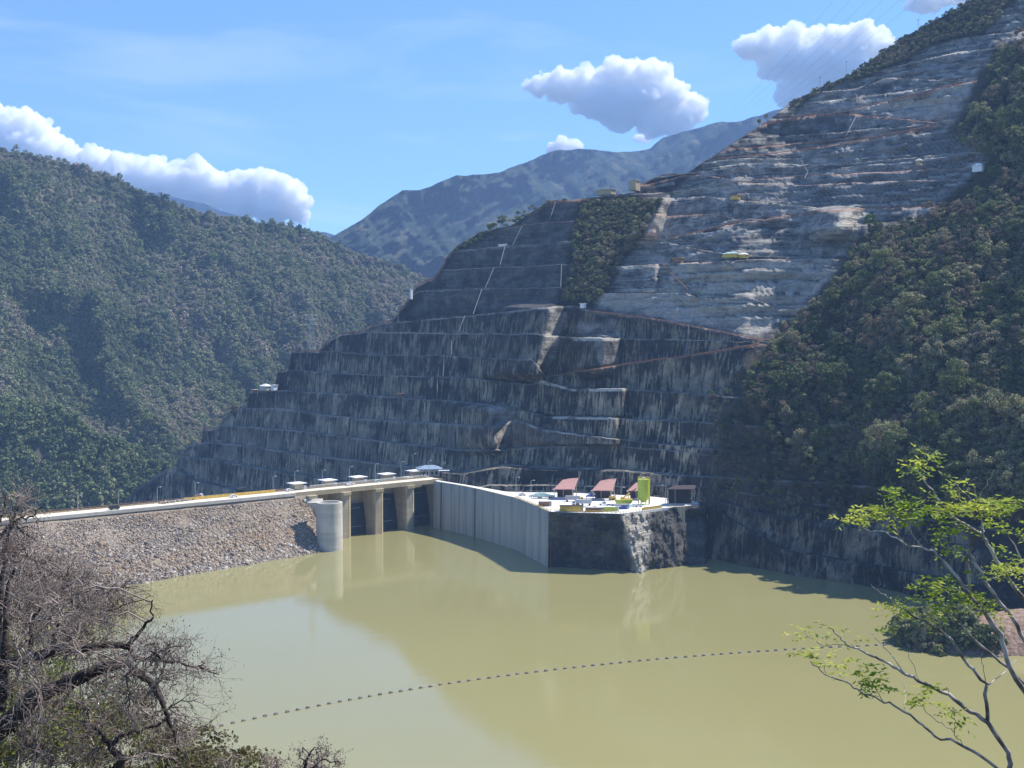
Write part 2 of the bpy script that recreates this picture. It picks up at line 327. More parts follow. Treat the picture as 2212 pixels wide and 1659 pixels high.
def build_hill():
    U = np.concatenate([np.arange(118, 1030, 1.5), np.arange(1030, 1300, 6)]); nc = len(U)
    sil = interp(U, SIL)+0.9*fbm(U*0.11, 3.0, 0, 3, 2)
    Vk = []; prev = None; nL = len(LINES)
    for k, (pts, lip, rust) in enumerate(LINES):
        v = interp(U, pz(pts))+(1.0*fbm(U*0.045, k*3.7, 0, 3, k)+0.6*fbm(U*0.3, k*1.7, 0, 2, k+9))*(k > 2)
        if prev is not None: v = np.minimum(v, prev-1.4)
        Vk.append(v); prev = v
    for k in range(nL): Vk[k] = np.maximum(Vk[k], sil+0.12*(nL-k))
    Vk.append(sil)
    rows_y, rows_z, rows_v, lipA, rustA, tread, rzA = [], [], [], [], [], [], []
    def E(k):
        y = Sdepth(U, Vk[k]); a, b = ab(U, Vk[k]); return y, CAMH+b*y
    y0, z0 = E(0)
    rowk = []; cur = [0]
    BOOST = {6: (1140, 1335, 9), 7: (1190, 1335, 8), 8: (1165, 1350, 10), 10: (1240, 1335, 7), 13: (1300, 1420, 6)}  # ledges pushed outward, their lips painted brighter as sunlit arcs
    def push(y, z, lip, rust, tr, rz=1.0):
        rowk.append(cur[0])
        rzA.append(np.full(nc, rz))
        rows_y.append(y); rows_z.append(z); lipA.append(np.full(nc, lip)); rustA.append(np.full(nc, rust)); tread.append(np.full(nc, tr))
    push(y0, z0, 0, 0, 0); yp, zp = y0, z0
    for k in range(1, nL+1):
        cur[0] = k-1; y1, z1 = E(k); dz = np.maximum(z1-zp, 0.02)
        lip = LINES[k][1] if k < nL else 0.2; rust = LINES[k][2] if k < nL else 0
        lipP, rustP = LINES[k-1][1], LINES[k-1][2]
        bat = 0.20+(0.44*ss(U, 585, 650) if k >= 12 else 0.0)
        yf = np.maximum(y1-bat*dz, yp+0.02)
        push(yp+(yf-yp)*0.35, zp+0.05, lipP, rustP, 1); push(yp+(yf-yp)*0.75, zp+0.02, lipP*0.3, rustP*0.6, 1)
        push(yf, zp+0.0, 0, rustP*0.3, 0, 0.0)
        cur[0] = k
        n = int(np.clip(np.median((Vk[k-1]-Vk[k])[(Vk[k-1]-Vk[k]) > 2.2])/1.5, 3, 18)) if ((Vk[k-1]-Vk[k]) > 2.2).any() else 2
        for r in range(1, n+1):
            t = r/n; push(yf+(y1-yf)*t, zp+(z1-zp)*t, lip*(t > 0.95), rust*(t > 0.95)*0.8, 0, t)
        yp, zp = y1, z1
    Y = np.array(rows_y); Z = np.array(rows_z); nr = len(Y)
    a, _ = ab(U, 334.0); X = a[None, :]*Y
    B = (Z-CAMH)/Y; vv = 384-F*np.tan(np.arctan(B)+PITCH); uu = np.repeat(U[None, :], nr, 0)
    al = X*-0.70+Y*0.714
    # rough rock: facets, joints and blocks, displaced along the line of sight
    up = ss(uu, 590, 690)*ss(-vv, -345, -300); lowc = ss(uu, 700, 730)*ss(vv, 440, 480)
    d = 0.75*fbm(al*0.10, Z*0.10, Y*0.02, 4, 3)+0.45*fbm(al*0.5, Z*0.22, 0, 3, 4)+0.9*np.floor(3*vn(al*0.045, Z*0.02, 0, 8))/3
    w1 = 3*fbm(al*0.05, Z*0.08, 0, 3, 16); blk = 3.4*np.floor(4*vn((al+w1*3)*0.045, (Z+w1)*0.085, 0, 17))/4+1.9*np.floor(4*vn((al+w1*2)*0.13, (Z+w1)*0.20, 0, 18))/4
    d = d+up*(blk+1.6*np.abs(fbm(al*0.06, Z*0.3, 0, 5, 13, .6)))+up*0.9*fbm(al*0.3, Z*0.6, 0, 3, 14)+lowc*(6.0*np.abs(fbm(al*0.05, Z*0.10, 0, 5, 23, .6))-1.5)
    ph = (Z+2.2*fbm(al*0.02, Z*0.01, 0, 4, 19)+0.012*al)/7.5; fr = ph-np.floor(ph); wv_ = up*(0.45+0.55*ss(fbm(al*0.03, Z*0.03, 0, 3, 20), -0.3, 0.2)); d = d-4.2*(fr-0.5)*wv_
    d = d+ripple(uu, vv)
    for i_, kk in enumerate(rowk):
        if kk == 9: rustA[i_] = rustA[i_]*ss(U, 540, 560)
        if kk == 11: rustA[i_] = rustA[i_]*ss(U, 585, 595)
    tr = np.array(tread); rk = np.array(rowk); rz_ = np.array(rzA)
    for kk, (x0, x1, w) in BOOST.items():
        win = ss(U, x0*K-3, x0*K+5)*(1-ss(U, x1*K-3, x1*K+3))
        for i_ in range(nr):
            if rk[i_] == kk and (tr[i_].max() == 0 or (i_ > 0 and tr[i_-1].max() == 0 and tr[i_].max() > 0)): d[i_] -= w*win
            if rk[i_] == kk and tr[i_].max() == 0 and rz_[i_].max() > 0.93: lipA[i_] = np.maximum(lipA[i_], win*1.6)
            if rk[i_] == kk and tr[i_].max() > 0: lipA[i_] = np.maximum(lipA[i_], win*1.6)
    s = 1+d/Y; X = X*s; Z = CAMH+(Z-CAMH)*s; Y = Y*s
    strl = wv_*ss(fr, 0.80, 0.9)*0.75; strd = wv_*(1-ss(fr, 0.05, 0.2))  # small ledges: lit edge painted pale, shade beneath it painted dark
    # paint: rock colour, plus sunlit faces and ledge edges put in as pale
    wu = 5*fbm(uu*0.05, vv*0.05, 0, 4, 101)+1.5*fbm(uu*0.3, vv*0.3, 0, 3, 103); wv = 4*fbm(uu*0.05, vv*0.05, 0, 4, 102)+1.2*fbm(uu*0.3, vv*0.3, 0, 3, 104); uu = uu+wu; vv = vv+wv
    mid = polymask(uu, vv, pz([(200, 1300), (280, 1080), (700, 720), (900, 690), (1280, 670), (1640, 735), (1560, 900), (1540, 1200)]), 5)
    pale = polymask(uu, vv, pz([(1436, 425), (1380, 520), (1290, 660), (1400, 684), (1640, 732), (1800, 600), (2300, 500), (2300, -200), (1800, 150), (1500, 370)]), 4)*0.62
    grid = np.clip(polymask(uu, vv, pz([(1640, 412), (1900, 372), (2080, 340), (2070, 440), (1690, 446)]), 3)+polymask(uu, vv, pz([(1930, 300), (2060, 290), (2110, 330), (1940, 340)]), 3)+polymask(uu, vv, pz([(1760, 196), (1870, 170), (1960, 176), (1850, 200)]), 3), 0, 1)
    for poly, w in (([(1290, 625), (1470, 622), (1530, 645), (1640, 645), (1760, 660), (1700, 735), (1560, 715), (1285, 672)], 0.30), ([(1440, 575), (1700, 560), (1810, 590), (1740, 680), (1680, 672), (1620, 640), (1510, 640)], 0.32),
                    ([(1436, 428), (1437, 515), (1390, 520), (1410, 470)], 0.55), ([(1815, 458), (1870, 456), (1850, 520), (1800, 500)], 0.5), ([(1827, 242), (2080, 180), (2120, 230), (2021, 262), (1900, 250)], 0.38),  # first patch: sunlit edge of the gully ridge painted pale
                    ([(1480, 385), (1700, 395), (1760, 425), (1650, 432), (1540, 415), (1450, 425)], 0.25), ([(1190, 668), (1228, 672), (1205, 760), (1162, 822), (1152, 800), (1170, 730)], 0.9), ([(1055, 882), (1122, 880), (1100, 930), (1085, 978), (1070, 960), (1068, 920)], 0.85),  # last two patches: sunlight on the spur slivers painted as pale rock
                    ([(1250, 690), (1335, 690), (1335, 800), (1300, 800), (1290, 730), (1240, 730)], 0.35), ([(1113, 910), (1329, 950), (1330, 975), (1120, 970)], 0.14), ([(1530, 820), (1720, 850), (1700, 1080), (1530, 1060)], 0.15)):  # first patch: sunlit side of the spur put into the colour
        pale = pale+w*polymask(uu, vv, pz(poly), 2.5)*(0.6+0.8*np.clip(0.5+fbm(uu*0.12, vv*0.2, 0, 3, 61), 0, 1))
    pale = pale+0.16*polymask(uu, vv, pz([(880, 680), (1000, 530), (1190, 440), (1262, 430), (1200, 650), (1180, 665)]), 4)
    dark = polymask(uu, vv, pz([(1560, 330), (1640, 265), (1760, 246), (1823, 246), (1870, 300), (1700, 322)]), 4)+0.7*polymask(uu, vv, pz([(1370, 425), (1375, 395), (1480, 376), (1560, 392), (1480, 412)]), 3)+0.5*polymask(uu, vv, pz([(1850, 320), (2050, 275), (2110, 310), (1980, 345)]), 4)
    pale = np.clip(pale-0.40*dark, 0, 1.3)
    lowl = polymask(uu, vv, pz([(360, 1100), (380, 930), (700, 860), (1000, 900), (1000, 1080)]), 30)
    streak = np.clip(mid*(0.5+0.5*np.clip((vv-320)/120, 0, 1))+0.55*polymask(uu, vv, pz([(1480, 1060), (1760, 1060), (2100, 1150), (2300, 1500), (1480, 1400)]), 8), 0, 1)
    green = polymask(uu, vv, pz([(2140, 100), (2050, 280), (2130, 340), (1990, 470), (1860, 500), (1740, 670), (1590, 810), (1640, 930), (1750, 1010), (2000, 1060), (2800, 1090), (2800, 0)]), 6)
    green = np.maximum(green, polymask(uu, vv, pz([(1262, 430), (1432, 427), (1380, 510), (1290, 655), (1215, 655), (1240, 560), (1235, 500)]), 4))
    green = np.maximum(green, polymask(uu, vv, pz([(1690, 260), (1740, 170), (1900, 60), (2150, -80), (2180, 0), (2110, 76), (2012, 98), (1872, 163), (1800, 185), (1760, 197)]), 3))
    green = np.maximum(green, polymask(uu, vv, pz([(960, 560), (1040, 480), (1180, 425), (1170, 450), (1080, 500), (1000, 535)]), 3))
    green = np.maximum(green, 0.8*polymask(uu, vv, pz([(1560, 860), (1720, 850), (1800, 1020), (1650, 1080), (1540, 1040)]), 12)*ss(fbm(uu*0.06, vv*0.06, 0, 3, 77), -0.2, 0.3))
    brown = polymask(uu, vv, pz([(1530, 900), (1740, 900), (1760, 1090), (1520, 1090)]), 10)+0.6*polymask(uu, vv, pz([(1040, 880), (1113, 900), (1330, 950), (1330, 975), (1000, 975)]), 6)
    V = np.stack([X, Y, Z], -1).reshape(-1, 3)
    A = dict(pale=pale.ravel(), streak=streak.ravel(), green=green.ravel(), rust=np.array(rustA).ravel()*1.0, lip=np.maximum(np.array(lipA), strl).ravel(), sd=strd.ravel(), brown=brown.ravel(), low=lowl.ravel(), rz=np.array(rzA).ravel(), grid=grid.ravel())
    # back of the hill, beyond the skyline
    nb = 4; last = V[-nc:].copy(); extra = []
    for off, dz in ((10, -2), (60, -25), (220, -170), (420, -420)):
        q = last.copy(); dirn = np.array([0.45, 0.89]); q[:, 0] += off*dirn[0]; q[:, 1] += off*dirn[1]; q[:, 2] = np.maximum(q[:, 2]+dz, -130); extra.append(q)
    V = np.concatenate([V]+extra); 
    for k_ in A:
        A[k_] = np.concatenate([A[k_], np.full(nc*4, 1.0 if k_ == 'green' else 0.0)])
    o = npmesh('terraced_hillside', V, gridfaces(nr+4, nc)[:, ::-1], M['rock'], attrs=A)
    tag(o, 'dark excavated rock hillside stepped in benches above the spillway', kind='structure'); return o
def rockmat():
    m, nt, bs, _ = newmat('bench_rock')
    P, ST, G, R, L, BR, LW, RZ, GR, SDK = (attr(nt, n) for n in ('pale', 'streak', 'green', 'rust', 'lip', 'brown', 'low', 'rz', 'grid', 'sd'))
    along = noise(nt, 1.0, 4, rot=(0, 0, radians(-135)), mapscale=(0.62, 0.3, 0.05), rough=0.6)
    along2 = noise(nt, 1.0, 3, rot=(0, 0, radians(-135)), mapscale=(0.16, 0.1, 0.06), rough=0.6)
    blotch = noise(nt, 0.09, 6, rough=0.65); fine = noise(nt, 0.7, 5, rough=0.7)
    strata = noise(nt, 1.0, 6, mapscale=(0.035, 0.035, 0.55), rough=0.65, dist=0.8)
    base = mix(nt, ramp(nt, blotch, [(0.35, 0), (0.65, 1)]), (0.018, 0.020, 0.024), (0.080, 0.077, 0.072))
    # beige seepage streaks
    wide = noise(nt, 1.0, 5, rot=(0, 0, radians(-135)), mapscale=(0.045, 0.045, 0.05), rough=0.6)
    av = mth(nt, 'SUBTRACT', mth(nt, 'ADD', along, mth(nt, 'MULTIPLY', mth(nt, 'SUBTRACT', wide, 0.5), 0.9)), mth(nt, 'MULTIPLY', RZ, 0.10))
    sf = mth(nt, 'MULTIPLY', ramp(nt, av, [(0.42, 0), (0.45, 0.6), (0.52, 1)]), ramp(nt, along2, [(0.34, 0.1), (0.54, 1.0)])); sf = mth(nt, 'MULTIPLY', sf, ST)
    sf = mth(nt, 'MULTIPLY', sf, ramp(nt, blotch, [(0.30, 0.3), (0.6, 1.0)]))
    c = mix(nt, sf, base, (0.60, 0.50, 0.35))
    lw = mth(nt, 'MULTIPLY', LW, ramp(nt, noise(nt, 0.07, 5), [(0.42, 0.0), (0.60, 0.7)])); c = mix(nt, lw, c, (0.28, 0.25, 0.20))
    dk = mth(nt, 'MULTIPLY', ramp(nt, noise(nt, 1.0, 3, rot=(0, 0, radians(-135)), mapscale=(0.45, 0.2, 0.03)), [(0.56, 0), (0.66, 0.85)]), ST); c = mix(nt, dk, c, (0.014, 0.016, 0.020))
    pc = mix(nt, ramp(nt, strata, [(0.38, 0), (0.50, 0.55), (0.64, 1)]), (0.075, 0.079, 0.085), (0.46, 0.44, 0.40))
    pc = mix(nt, ramp(nt, fine, [(0.35, 0.0), (0.75, 0.5)]), pc, (0.42, 0.40, 0.37))
    crag = noise(nt, 1.0, 7, mapscale=(0.05, 0.05, 0.13), rough=0.72, dist=0.6)
    pc = mix(nt, ramp(nt, crag, [(0.50, 0), (0.60, 0.9)]), pc, (0.64, 0.60, 0.54)); pc = mix(nt, ramp(nt, crag, [(0.36, 0.85), (0.45, 0)]), pc, (0.035, 0.038, 0.045))  # bright patches paint sunlit crags into the pale rock
    pp = mth(nt, 'MULTIPLY', P, mth(nt, 'ADD', ramp(nt, blotch, [(0.36, 0.8), (0.60, 1.5)]), 0.0), True)
    c = mix(nt, pp, c, pc)
    p2 = mth(nt, 'MULTIPLY', mth(nt, 'SUBTRACT', P, 0.72, True), 2.2, True); c = mix(nt, p2, c, (0.64, 0.59, 0.50))  # extra pale on the spur slivers, sunlight put into the colour
    c = mix(nt, mth(nt, 'MULTIPLY', BR, ramp(nt, noise(nt, 0.12, 5), [(0.35, 0.1), (0.65, 0.75)])), c, (0.155, 0.115, 0.085))
    c = mix(nt, mth(nt, 'MULTIPLY', SDK, 0.6), c, (0.04, 0.043, 0.05))  # painted shade under the small ledges
    g1 = nt.nodes.new('ShaderNodeNewGeometry'); sx_ = nt.nodes.new('ShaderNodeSeparateXYZ'); nt.links.new(g1.outputs['Position'], sx_.inputs[0])
    al_ = mth(nt, 'SUBTRACT', mth(nt, 'MULTIPLY', sx_.outputs[0], 1.15), mth(nt, 'MULTIPLY', sx_.outputs[1], 1.15))
    dots = mth(nt, 'MULTIPLY', mth(nt, 'SINE', al_), mth(nt, 'SINE', mth(nt, 'MULTIPLY', sx_.outputs[2], 1.9))); dots = ramp(nt, dots, [(0.30, 0), (0.5, 1)])
    c = mix(nt, mth(nt, 'MULTIPLY', GR, 0.45), c, (0.085, 0.09, 0.10)); c = mix(nt, mth(nt, 'MULTIPLY', mth(nt, 'MULTIPLY', GR, dots), 0.5), c, (0.30, 0.29, 0.28))
    c = mix(nt, mth(nt, 'MULTIPLY', L, ramp(nt, noise(nt, 0.06, 6, rough=.7), [(0.40, 0.1), (0.55, 1)])), c, (0.58, 0.55, 0.47))  # sunlit bench and ledge edges painted pale
    c = mix(nt, mth(nt, 'MULTIPLY', R, ramp(nt, noise(nt, 0.10, 3), [(0.30, 0.3), (0.45, 1)])), c, (0.46, 0.17, 0.075))
    crk = noise(nt, 0.55, 7, rough=0.75, dist=0.4); c = mix(nt, ramp(nt, crk, [(0.34, 0.75), (0.44, 0)]), c, (0.012, 0.013, 0.016))
    gc = mix(nt, ramp(nt, noise(nt, 0.2, 6), [(0.35, 0), (0.7, 1)]), (0.022, 0.030, 0.014), (0.10, 0.085, 0.045)); c = mix(nt, G, c, gc)
    nt.links.new(c, bs.inputs['Base Color']); bs.inputs['Roughness'].default_value = 0.9; bs.inputs['Specular IOR Level'].default_value = 0.2
    h = mth(nt, 'ADD', noise(nt, 0.45, 8, rough=0.7), mth(nt, 'MULTIPLY', strata, mth(nt, 'MULTIPLY', P, 1.4)))
    bump(nt, bs, h, 1.0, 2.4); return m
M['rock'] = rockmat(); hill = build_hill()
def Spt(u, v, lift=0.0):
    y = float(Sdepth(u, v)); d = float(ripple(np.array([float(u)]), np.array([float(v)]))[0]); a, b = ab(u, v); s = (y+d)
    return Vector((float(a)*s, s, CAMH+float(b)*s+lift))
# ================================================================ left mountain, spur, far ranges
MSIL = pz([(-200, 300), (0, 325), (100, 340), (200, 372), (260, 385), (300, 412), (380, 440), (440, 462), (500, 472), (560, 482), (600, 484), (650, 492), (700, 517), (760, 542), (800, 557), (860, 577), (900, 592), (960, 625), (1100, 720), (1300, 900)])
SSIL = pz([(-200, 860), (0, 872), (70, 880), (130, 890), (200, 932), (280, 975), (340, 990), (370, 1010), (420, 1050), (560, 1150)])
def Mdepth(u, v):
    y = 1320+1.0*u+1.6*(520-v); q = u*0.6-v*0.5
    return y-48*(1-2*np.abs(fbm(q*0.014+4, (u+v)*0.005, 0, 3, 41)))*ss(v-interp(u, MSIL), 0, 40)-40*fbm(u*0.03, v*0.02, 0, 3, 43)
def Ndepth(u, v): return 1240+0.5*u+0.7*(520-v)-26*fbm(u*0.022+v*0.01, v*0.012, 0, 3, 51)
def slope_mesh(name, sil, depth, u0, u1, step, vb, mat, label, amp=1.0, back=600):
    U = np.arange(u0, u1, step); s = interp(U, sil)+amp*fbm(U*0.05, 1.0, 0, 4, 6); R = np.linspace(0, 1, 90)[:, None]
    vv = vb+(s[None, :]-vb)*R; uu = np.repeat(U[None, :], 90, 0); y = depth(uu, vv); a, b = ab(uu, vv)
    V = np.stack([a*y, y, CAMH+b*y], -1); e1 = V[-1].copy(); e1[:, 1] += back*0.3; e1[:, 2] -= back*0.1; e2 = V[-1].copy(); e2[:, 1] += back; e2[:, 2] = -125
    V = np.concatenate([V, e1[None], e2[None]]); o = npmesh(name, V.reshape(-1, 3), gridfaces(92, len(U))[:, ::-1], mat, smooth=True)
    return tag(o, label, kind='structure')
mm, nt, bs, _ = newmat('forest_floor')
c = mix(nt, ramp(nt, noise(nt, 0.02, 6), [(0.35, 0), (0.65, 1)]), (0.030, 0.040, 0.020), (0.10, 0.085, 0.055)); nt.links.new(c, bs.inputs['Base Color']); bs.inputs['Roughness'].default_value = 1; M['floor'] = mm
slope_mesh('forested_mountain', MSIL, Mdepth, -160, 560, 5, 570, M['floor'], 'wooded mountain across the river on the left')
slope_mesh('forested_spur', SSIL, Ndepth, -120, 230, 4, 580, M['floor'], 'low wooded spur behind the dam at left', back=200)
mm, nt, bs, _ = newmat('far_range')
n1 = noise(nt, 0.0022, 9, rough=0.62, dist=1.0); n2 = noise(nt, 0.006, 6, mapscale=(1.4, 0.5, 0.35), dist=1.5)
c = mix(nt, ramp(nt, n1, [(0.40, 0), (0.60, 1)]), (0.022, 0.045, 0.036), (0.070, 0.082, 0.062)); c = mix(nt, ramp(nt, n2, [(0.52, 0), (0.66, 0.8)]), c, (0.17, 0.16, 0.10))
nt.links.new(c, bs.inputs['Base Color']); bs.inputs['Roughness'].default_value = 1; bs.inputs['Specular IOR Level'].default_value = 0; bump(nt, bs, noise(nt, 0.006, 10, rough=0.72), 1.0, 60); M['far'] = mm
FSIL = pz([(560, 640), (640, 560), (705, 517), (740, 500), (780, 477), (820, 445), (872, 411), (900, 412), (935, 402), (985, 378), (1010, 380), (1060, 375), (1110, 358), (1150, 345), (1200, 326), (1250, 322), (1300, 326), (1380, 327), (1405, 322), (1430, 302), (1480, 283), (1530, 268), (1600, 258), (1680, 240), (1800, 215), (2000, 180), (2212, 150), (2800, 90)])
def Fdepth(u, v):
    q = u*0.9+v*1.1; r = 1-np.abs(fbm(q*0.012, v*0.007, 0, 6, 71, .6)); r2 = 1-np.abs(fbm((u*1.0-v*0.7)*0.03, v*0.015, 0, 4, 72, .6)); return 4700+7.5*np.maximum(0, 270-v)*1.2-1100*r-260*r2+1.2*(u-500)-160*fbm(u*0.05, v*0.06, 0, 5, 75, .6)
def FBdepth(u, v): return 7300+2*(250-v)+0*u
slope_mesh('far_mountain', FSIL, Fdepth, 255, 1150, 2, 330, M['far'], 'high mountain ridge blued by distance behind the hill', 2.6, 500)
slope_mesh('distant_ridge', pz([(-200, 350), (100, 390), (310, 413), (350, 418), (400, 432), (440, 440), (480, 455), (540, 474), (600, 490), (680, 502), (700, 500), (760, 520), (900, 560)]), FBdepth, -100, 420, 5, 320, M['far'], 'faint blue ridge under the cloud bank', 0.8, 300)
# valley ground under everything, down-valley of the dam
vg = MB(); vg.add([(-4500, -300, -128), (4800, -300, -128), (4800, 8000, -128), (-4500, 8000, -128)], [(0, 1, 2, 3)]); tag(vg.build('valley_ground', M['floor']), 'valley floor hidden behind the dam', kind='structure')
# ---------------------------------------------------------------- crowns
def crown_mesh(name, r, h, nclump, nleaf, leaf, seed, mat, flat=0.75, hollow=0.55, tips=0.0):
    rng = np.random.default_rng(seed)
    th = rng.uniform(0, 2*pi, nclump); cz = rng.uniform(-0.55, 1, nclump); rr = np.sqrt(np.clip(1-cz**2, 0, 1))*rng.uniform(0.55, 1, nclump)
    C = np.stack([rr*np.cos(th)*r, rr*np.sin(th)*r, (cz*flat)*h], -1)*rng.uniform(0.7, 1.05, (nclump, 1)); cr_ = rng.uniform(0.24, 0.46, nclump)*r
    k = rng.integers(0, nclump, nleaf); dd = rng.normal(size=(nleaf, 3)); dd /= np.linalg.norm(dd, axis=1)[:, None]; dd[:, 2] = np.where(rng.random(nleaf) < 0.6, np.abs(dd[:, 2]), dd[:, 2])
    p = C[k]+dd*(cr_[k]*rng.uniform(hollow, 1.0, nleaf))[:, None]*np.array([1, 1, 0.8])
    n = dd*0.8+rng.normal(size=(nleaf, 3))*0.55; n /= np.linalg.norm(n, axis=1)[:, None]
    t = np.cross(n, rng.normal(size=(nleaf, 3))); t /= np.linalg.norm(t, axis=1)[:, None]; b = np.cross(n, t)
    s = leaf*rng.uniform(0.5, 1.25, nleaf)[:, None]; s2 = s*rng.uniform(0.5, 1.0, (nleaf, 1))
    V = np.stack([p-t*s-b*s2*0.4, p-b*s2+t*s*0.2, p+t*s+b*s2*0.3, p+b*s2-t*s*0.25], 1).reshape(-1, 3)
    m = npmesh(name, V, np.arange(nleaf*4).reshape(-1, 4), mat); me = m.data; bpy.data.objects.remove(m); return me
M['leaf_far'] = leafmat('far_forest_leaves', [(0.07, 0.095, 0.04), (0.14, 0.18, 0.075), (0.235, 0.27, 0.12), (0.31, 0.285, 0.19), (0.37, 0.31, 0.235)], big=0.008)
M['leaf_near'] = leafmat('slope_leaves', [(0.045, 0.070, 0.024), (0.10, 0.13, 0.045), (0.20, 0.225, 0.08), (0.31, 0.29, 0.16), (0.33, 0.27, 0.18)], big=0.02)
M['leaf_dry'] = leafmat('dry_leaves', [(0.085, 0.070, 0.045), (0.16, 0.13, 0.09), (0.24, 0.19, 0.13)], big=0.03)
M['leaf_bright'] = leafmat('bright_leaves', [(0.07, 0.13, 0.02), (0.13, 0.20, 0.03), (0.22, 0.26, 0.05)], big=0.03)
M['leaf_bloom'] = leafmat('orange_bloom', [(0.22, 0.12, 0.03), (0.42, 0.22, 0.05), (0.40, 0.30, 0.08)], big=0.03)
src = bpy.data.collections.new('crown_sources')
for i in range(7):
    me = crown_mesh('crown_far', 5.2, 5.5, 13+i, 300, 0.95, 100+i, M['leaf_far'], 0.7+0.08*i)
    o = bpy.data.objects.new('far_crown', me); src.objects.link(o)
def scatter(name, P, scl, label, coll=src, nv=7, seed=1):
    rng = np.random.default_rng(seed); n = len(P); m = bpy.data.meshes.new(name); m.vertices.add(n); m.vertices.foreach_set('co', np.asarray(P, np.float32).ravel())
    for an, tp, dat, key in (('idx', 'INT', rng.integers(0, nv, n), 'value'), ('scl', 'FLOAT_VECTOR', np.asarray(scl, np.float32).ravel(), 'vector'), ('rot', 'FLOAT_VECTOR', np.stack([rng.normal(0, .12, n), rng.normal(0, .12, n), rng.uniform(0, 6.28, n)], -1).astype(np.float32).ravel(), 'vector')):
        m.attributes.new(an, tp, 'POINT').data.foreach_set(key, dat)
    o = bpy.data.objects.new(name, m); link(o); g = bpy.data.node_groups.new(name+'_nodes', 'GeometryNodeTree')
    g.interface.new_socket(name='Geometry', in_out='INPUT', socket_type='NodeSocketGeometry'); g.interface.new_socket(name='Geometry', in_out='OUTPUT', socket_type='NodeSocketGeometry')
    gi, go = g.nodes.new('NodeGroupInput'), g.nodes.new('NodeGroupOutput'); ip = g.nodes.new('GeometryNodeInstanceOnPoints'); ci = g.nodes.new('GeometryNodeCollectionInfo')
    ci.inputs['Collection'].default_value = coll; ci.inputs['Separate Children'].default_value = True; ci.inputs['Reset Children'].default_value = True
    def na(nm, tp):
        q = g.nodes.new('GeometryNodeInputNamedAttribute'); q.data_type = tp; q.inputs['Name'].default_value = nm; return q.outputs['Attribute']
    ip.inputs['Pick Instance'].default_value = True
    L = g.links.new; L(gi.outputs[0], ip.inputs['Points']); L(ci.outputs[0], ip.inputs['Instance']); L(na('idx', 'INT'), ip.inputs['Instance Index']); L(na('rot', 'FLOAT_VECTOR'), ip.inputs['Rotation']); L(na('scl', 'FLOAT_VECTOR'), ip.inputs['Scale']); L(ip.outputs[0], go.inputs[0])
    md = o.modifiers.new('scatter', 'NODES'); md.node_group = g
    return tag(o, label, 'forest', kind='stuff')
def forest(name, sil, depth, u0, u1, vb, sp, base, label, seed, mask=None, coll=None):
    rng = np.random.default_rng(seed); uu, vv = np.meshgrid(np.arange(u0, u1, sp), np.arange(100, vb, sp*0.8)); uu = uu.ravel()+rng.uniform(-.55, .55, uu.size)*sp; vv = vv.ravel()+rng.uniform(-.55, .55, vv.size)*sp
    s = interp(uu, sil); k = vv > s-0.5
    if mask is not None: k &= ~mask(uu, vv)
    uu, vv = uu[k], vv[k]; y = depth(uu, vv); a, b = ab(uu, vv); sc = base*rng.choice([.5, .65, .8, .95, 1.15, 1.4, 1.75], len(uu), p=[.12, .18, .2, .18, .15, .11, .06])*(1+0.25*vn(uu*0.05, vv*0.05, 0, 4))
    P = np.stack([a*y, y, CAMH+b*y+sc*2.0], -1); return scatter(name, P, np.stack([sc, sc, sc*rng.uniform(0.8, 1.35, len(uu))], -1), label, coll or src, seed=seed)
forest('mountain_forest', MSIL, Mdepth, -40, 450, 540, 3.4, 0.82, 'dense dry forest covering the mountain on the left', 5)
M['leaf_spur'] = leafmat('spur_leaves', [(0.07, 0.11, 0.045), (0.14, 0.19, 0.07), (0.22, 0.25, 0.10), (0.28, 0.26, 0.16)], big=0.012)
src2 = bpy.data.collections.new('spur_crowns')
for i in range(7):
    me = src.objects[i].data.copy(); me.materials[0] = M['leaf_spur']; src2.objects.link(bpy.data.objects.new('spur_crown', me))
forest('spur_forest', SSIL, Ndepth, -20, 215, 545, 4.4, 1.0, 'green brushy forest covering the low spur behind the dam', 6, lambda u, v: (polymask(u, v, pz([(40, 965), (75, 955), (115, 985), (120, 1015), (85, 1000)]), 1) > 0.5), src2)
# ================================================================ water
ZC = 29.0
A_ = np.array([0.762, 0.647]); D_ = np.array([-0.647, 0.762]); O_ = np.array([-109.6, 704.0])
def SL(s, t, z=0.0): p = O_+A_*s+D_*t; return (float(p[0]), float(p[1]), z)
def to_st(x, y): q = np.array([x, y])-O_; return float(q@A_), float(q@D_)
m, nt, bs, out = newmat('silty_water')
n1 = noise(nt, 0.004, 3); c = mix(nt, ramp(nt, n1, [(0.3, 0), (0.7, 1)]), (0.255, 0.238, 0.104), (0.285, 0.265, 0.120))
nt.links.new(c, bs.inputs['Base Color']); nt.links.new(ramp(nt, noise(nt, 1.0, 4, mapscale=(0.006, 0.02, 1), rough=0.6), [(0.35, 0.02), (0.65, 0.08)]), bs.inputs['Roughness']); bs.inputs['IOR'].default_value = 1.333
h = mth(nt, 'ADD', noise(nt, 1.0, 3, mapscale=(0.30, 0.7, 1), rough=0.5), mth(nt, 'MULTIPLY', noise(nt, 1.0, 2, mapscale=(0.05, 0.16, 1)), 1.2)); bump(nt, bs, h, 0.16, 0.10)
M['water'] = m
w = MB(); w.add([SL(-420, -2), SL(90, 8), (170, 900, 0), (900, 900, 0), (900, -60, 0), (-700, -60, 0), (-700, 330, 0)], [(0, 6, 5, 4, 3, 2, 1)])
o = w.build('reservoir_water', M['water']); tag(o, 'olive green silty water of the reservoir', kind='structure')
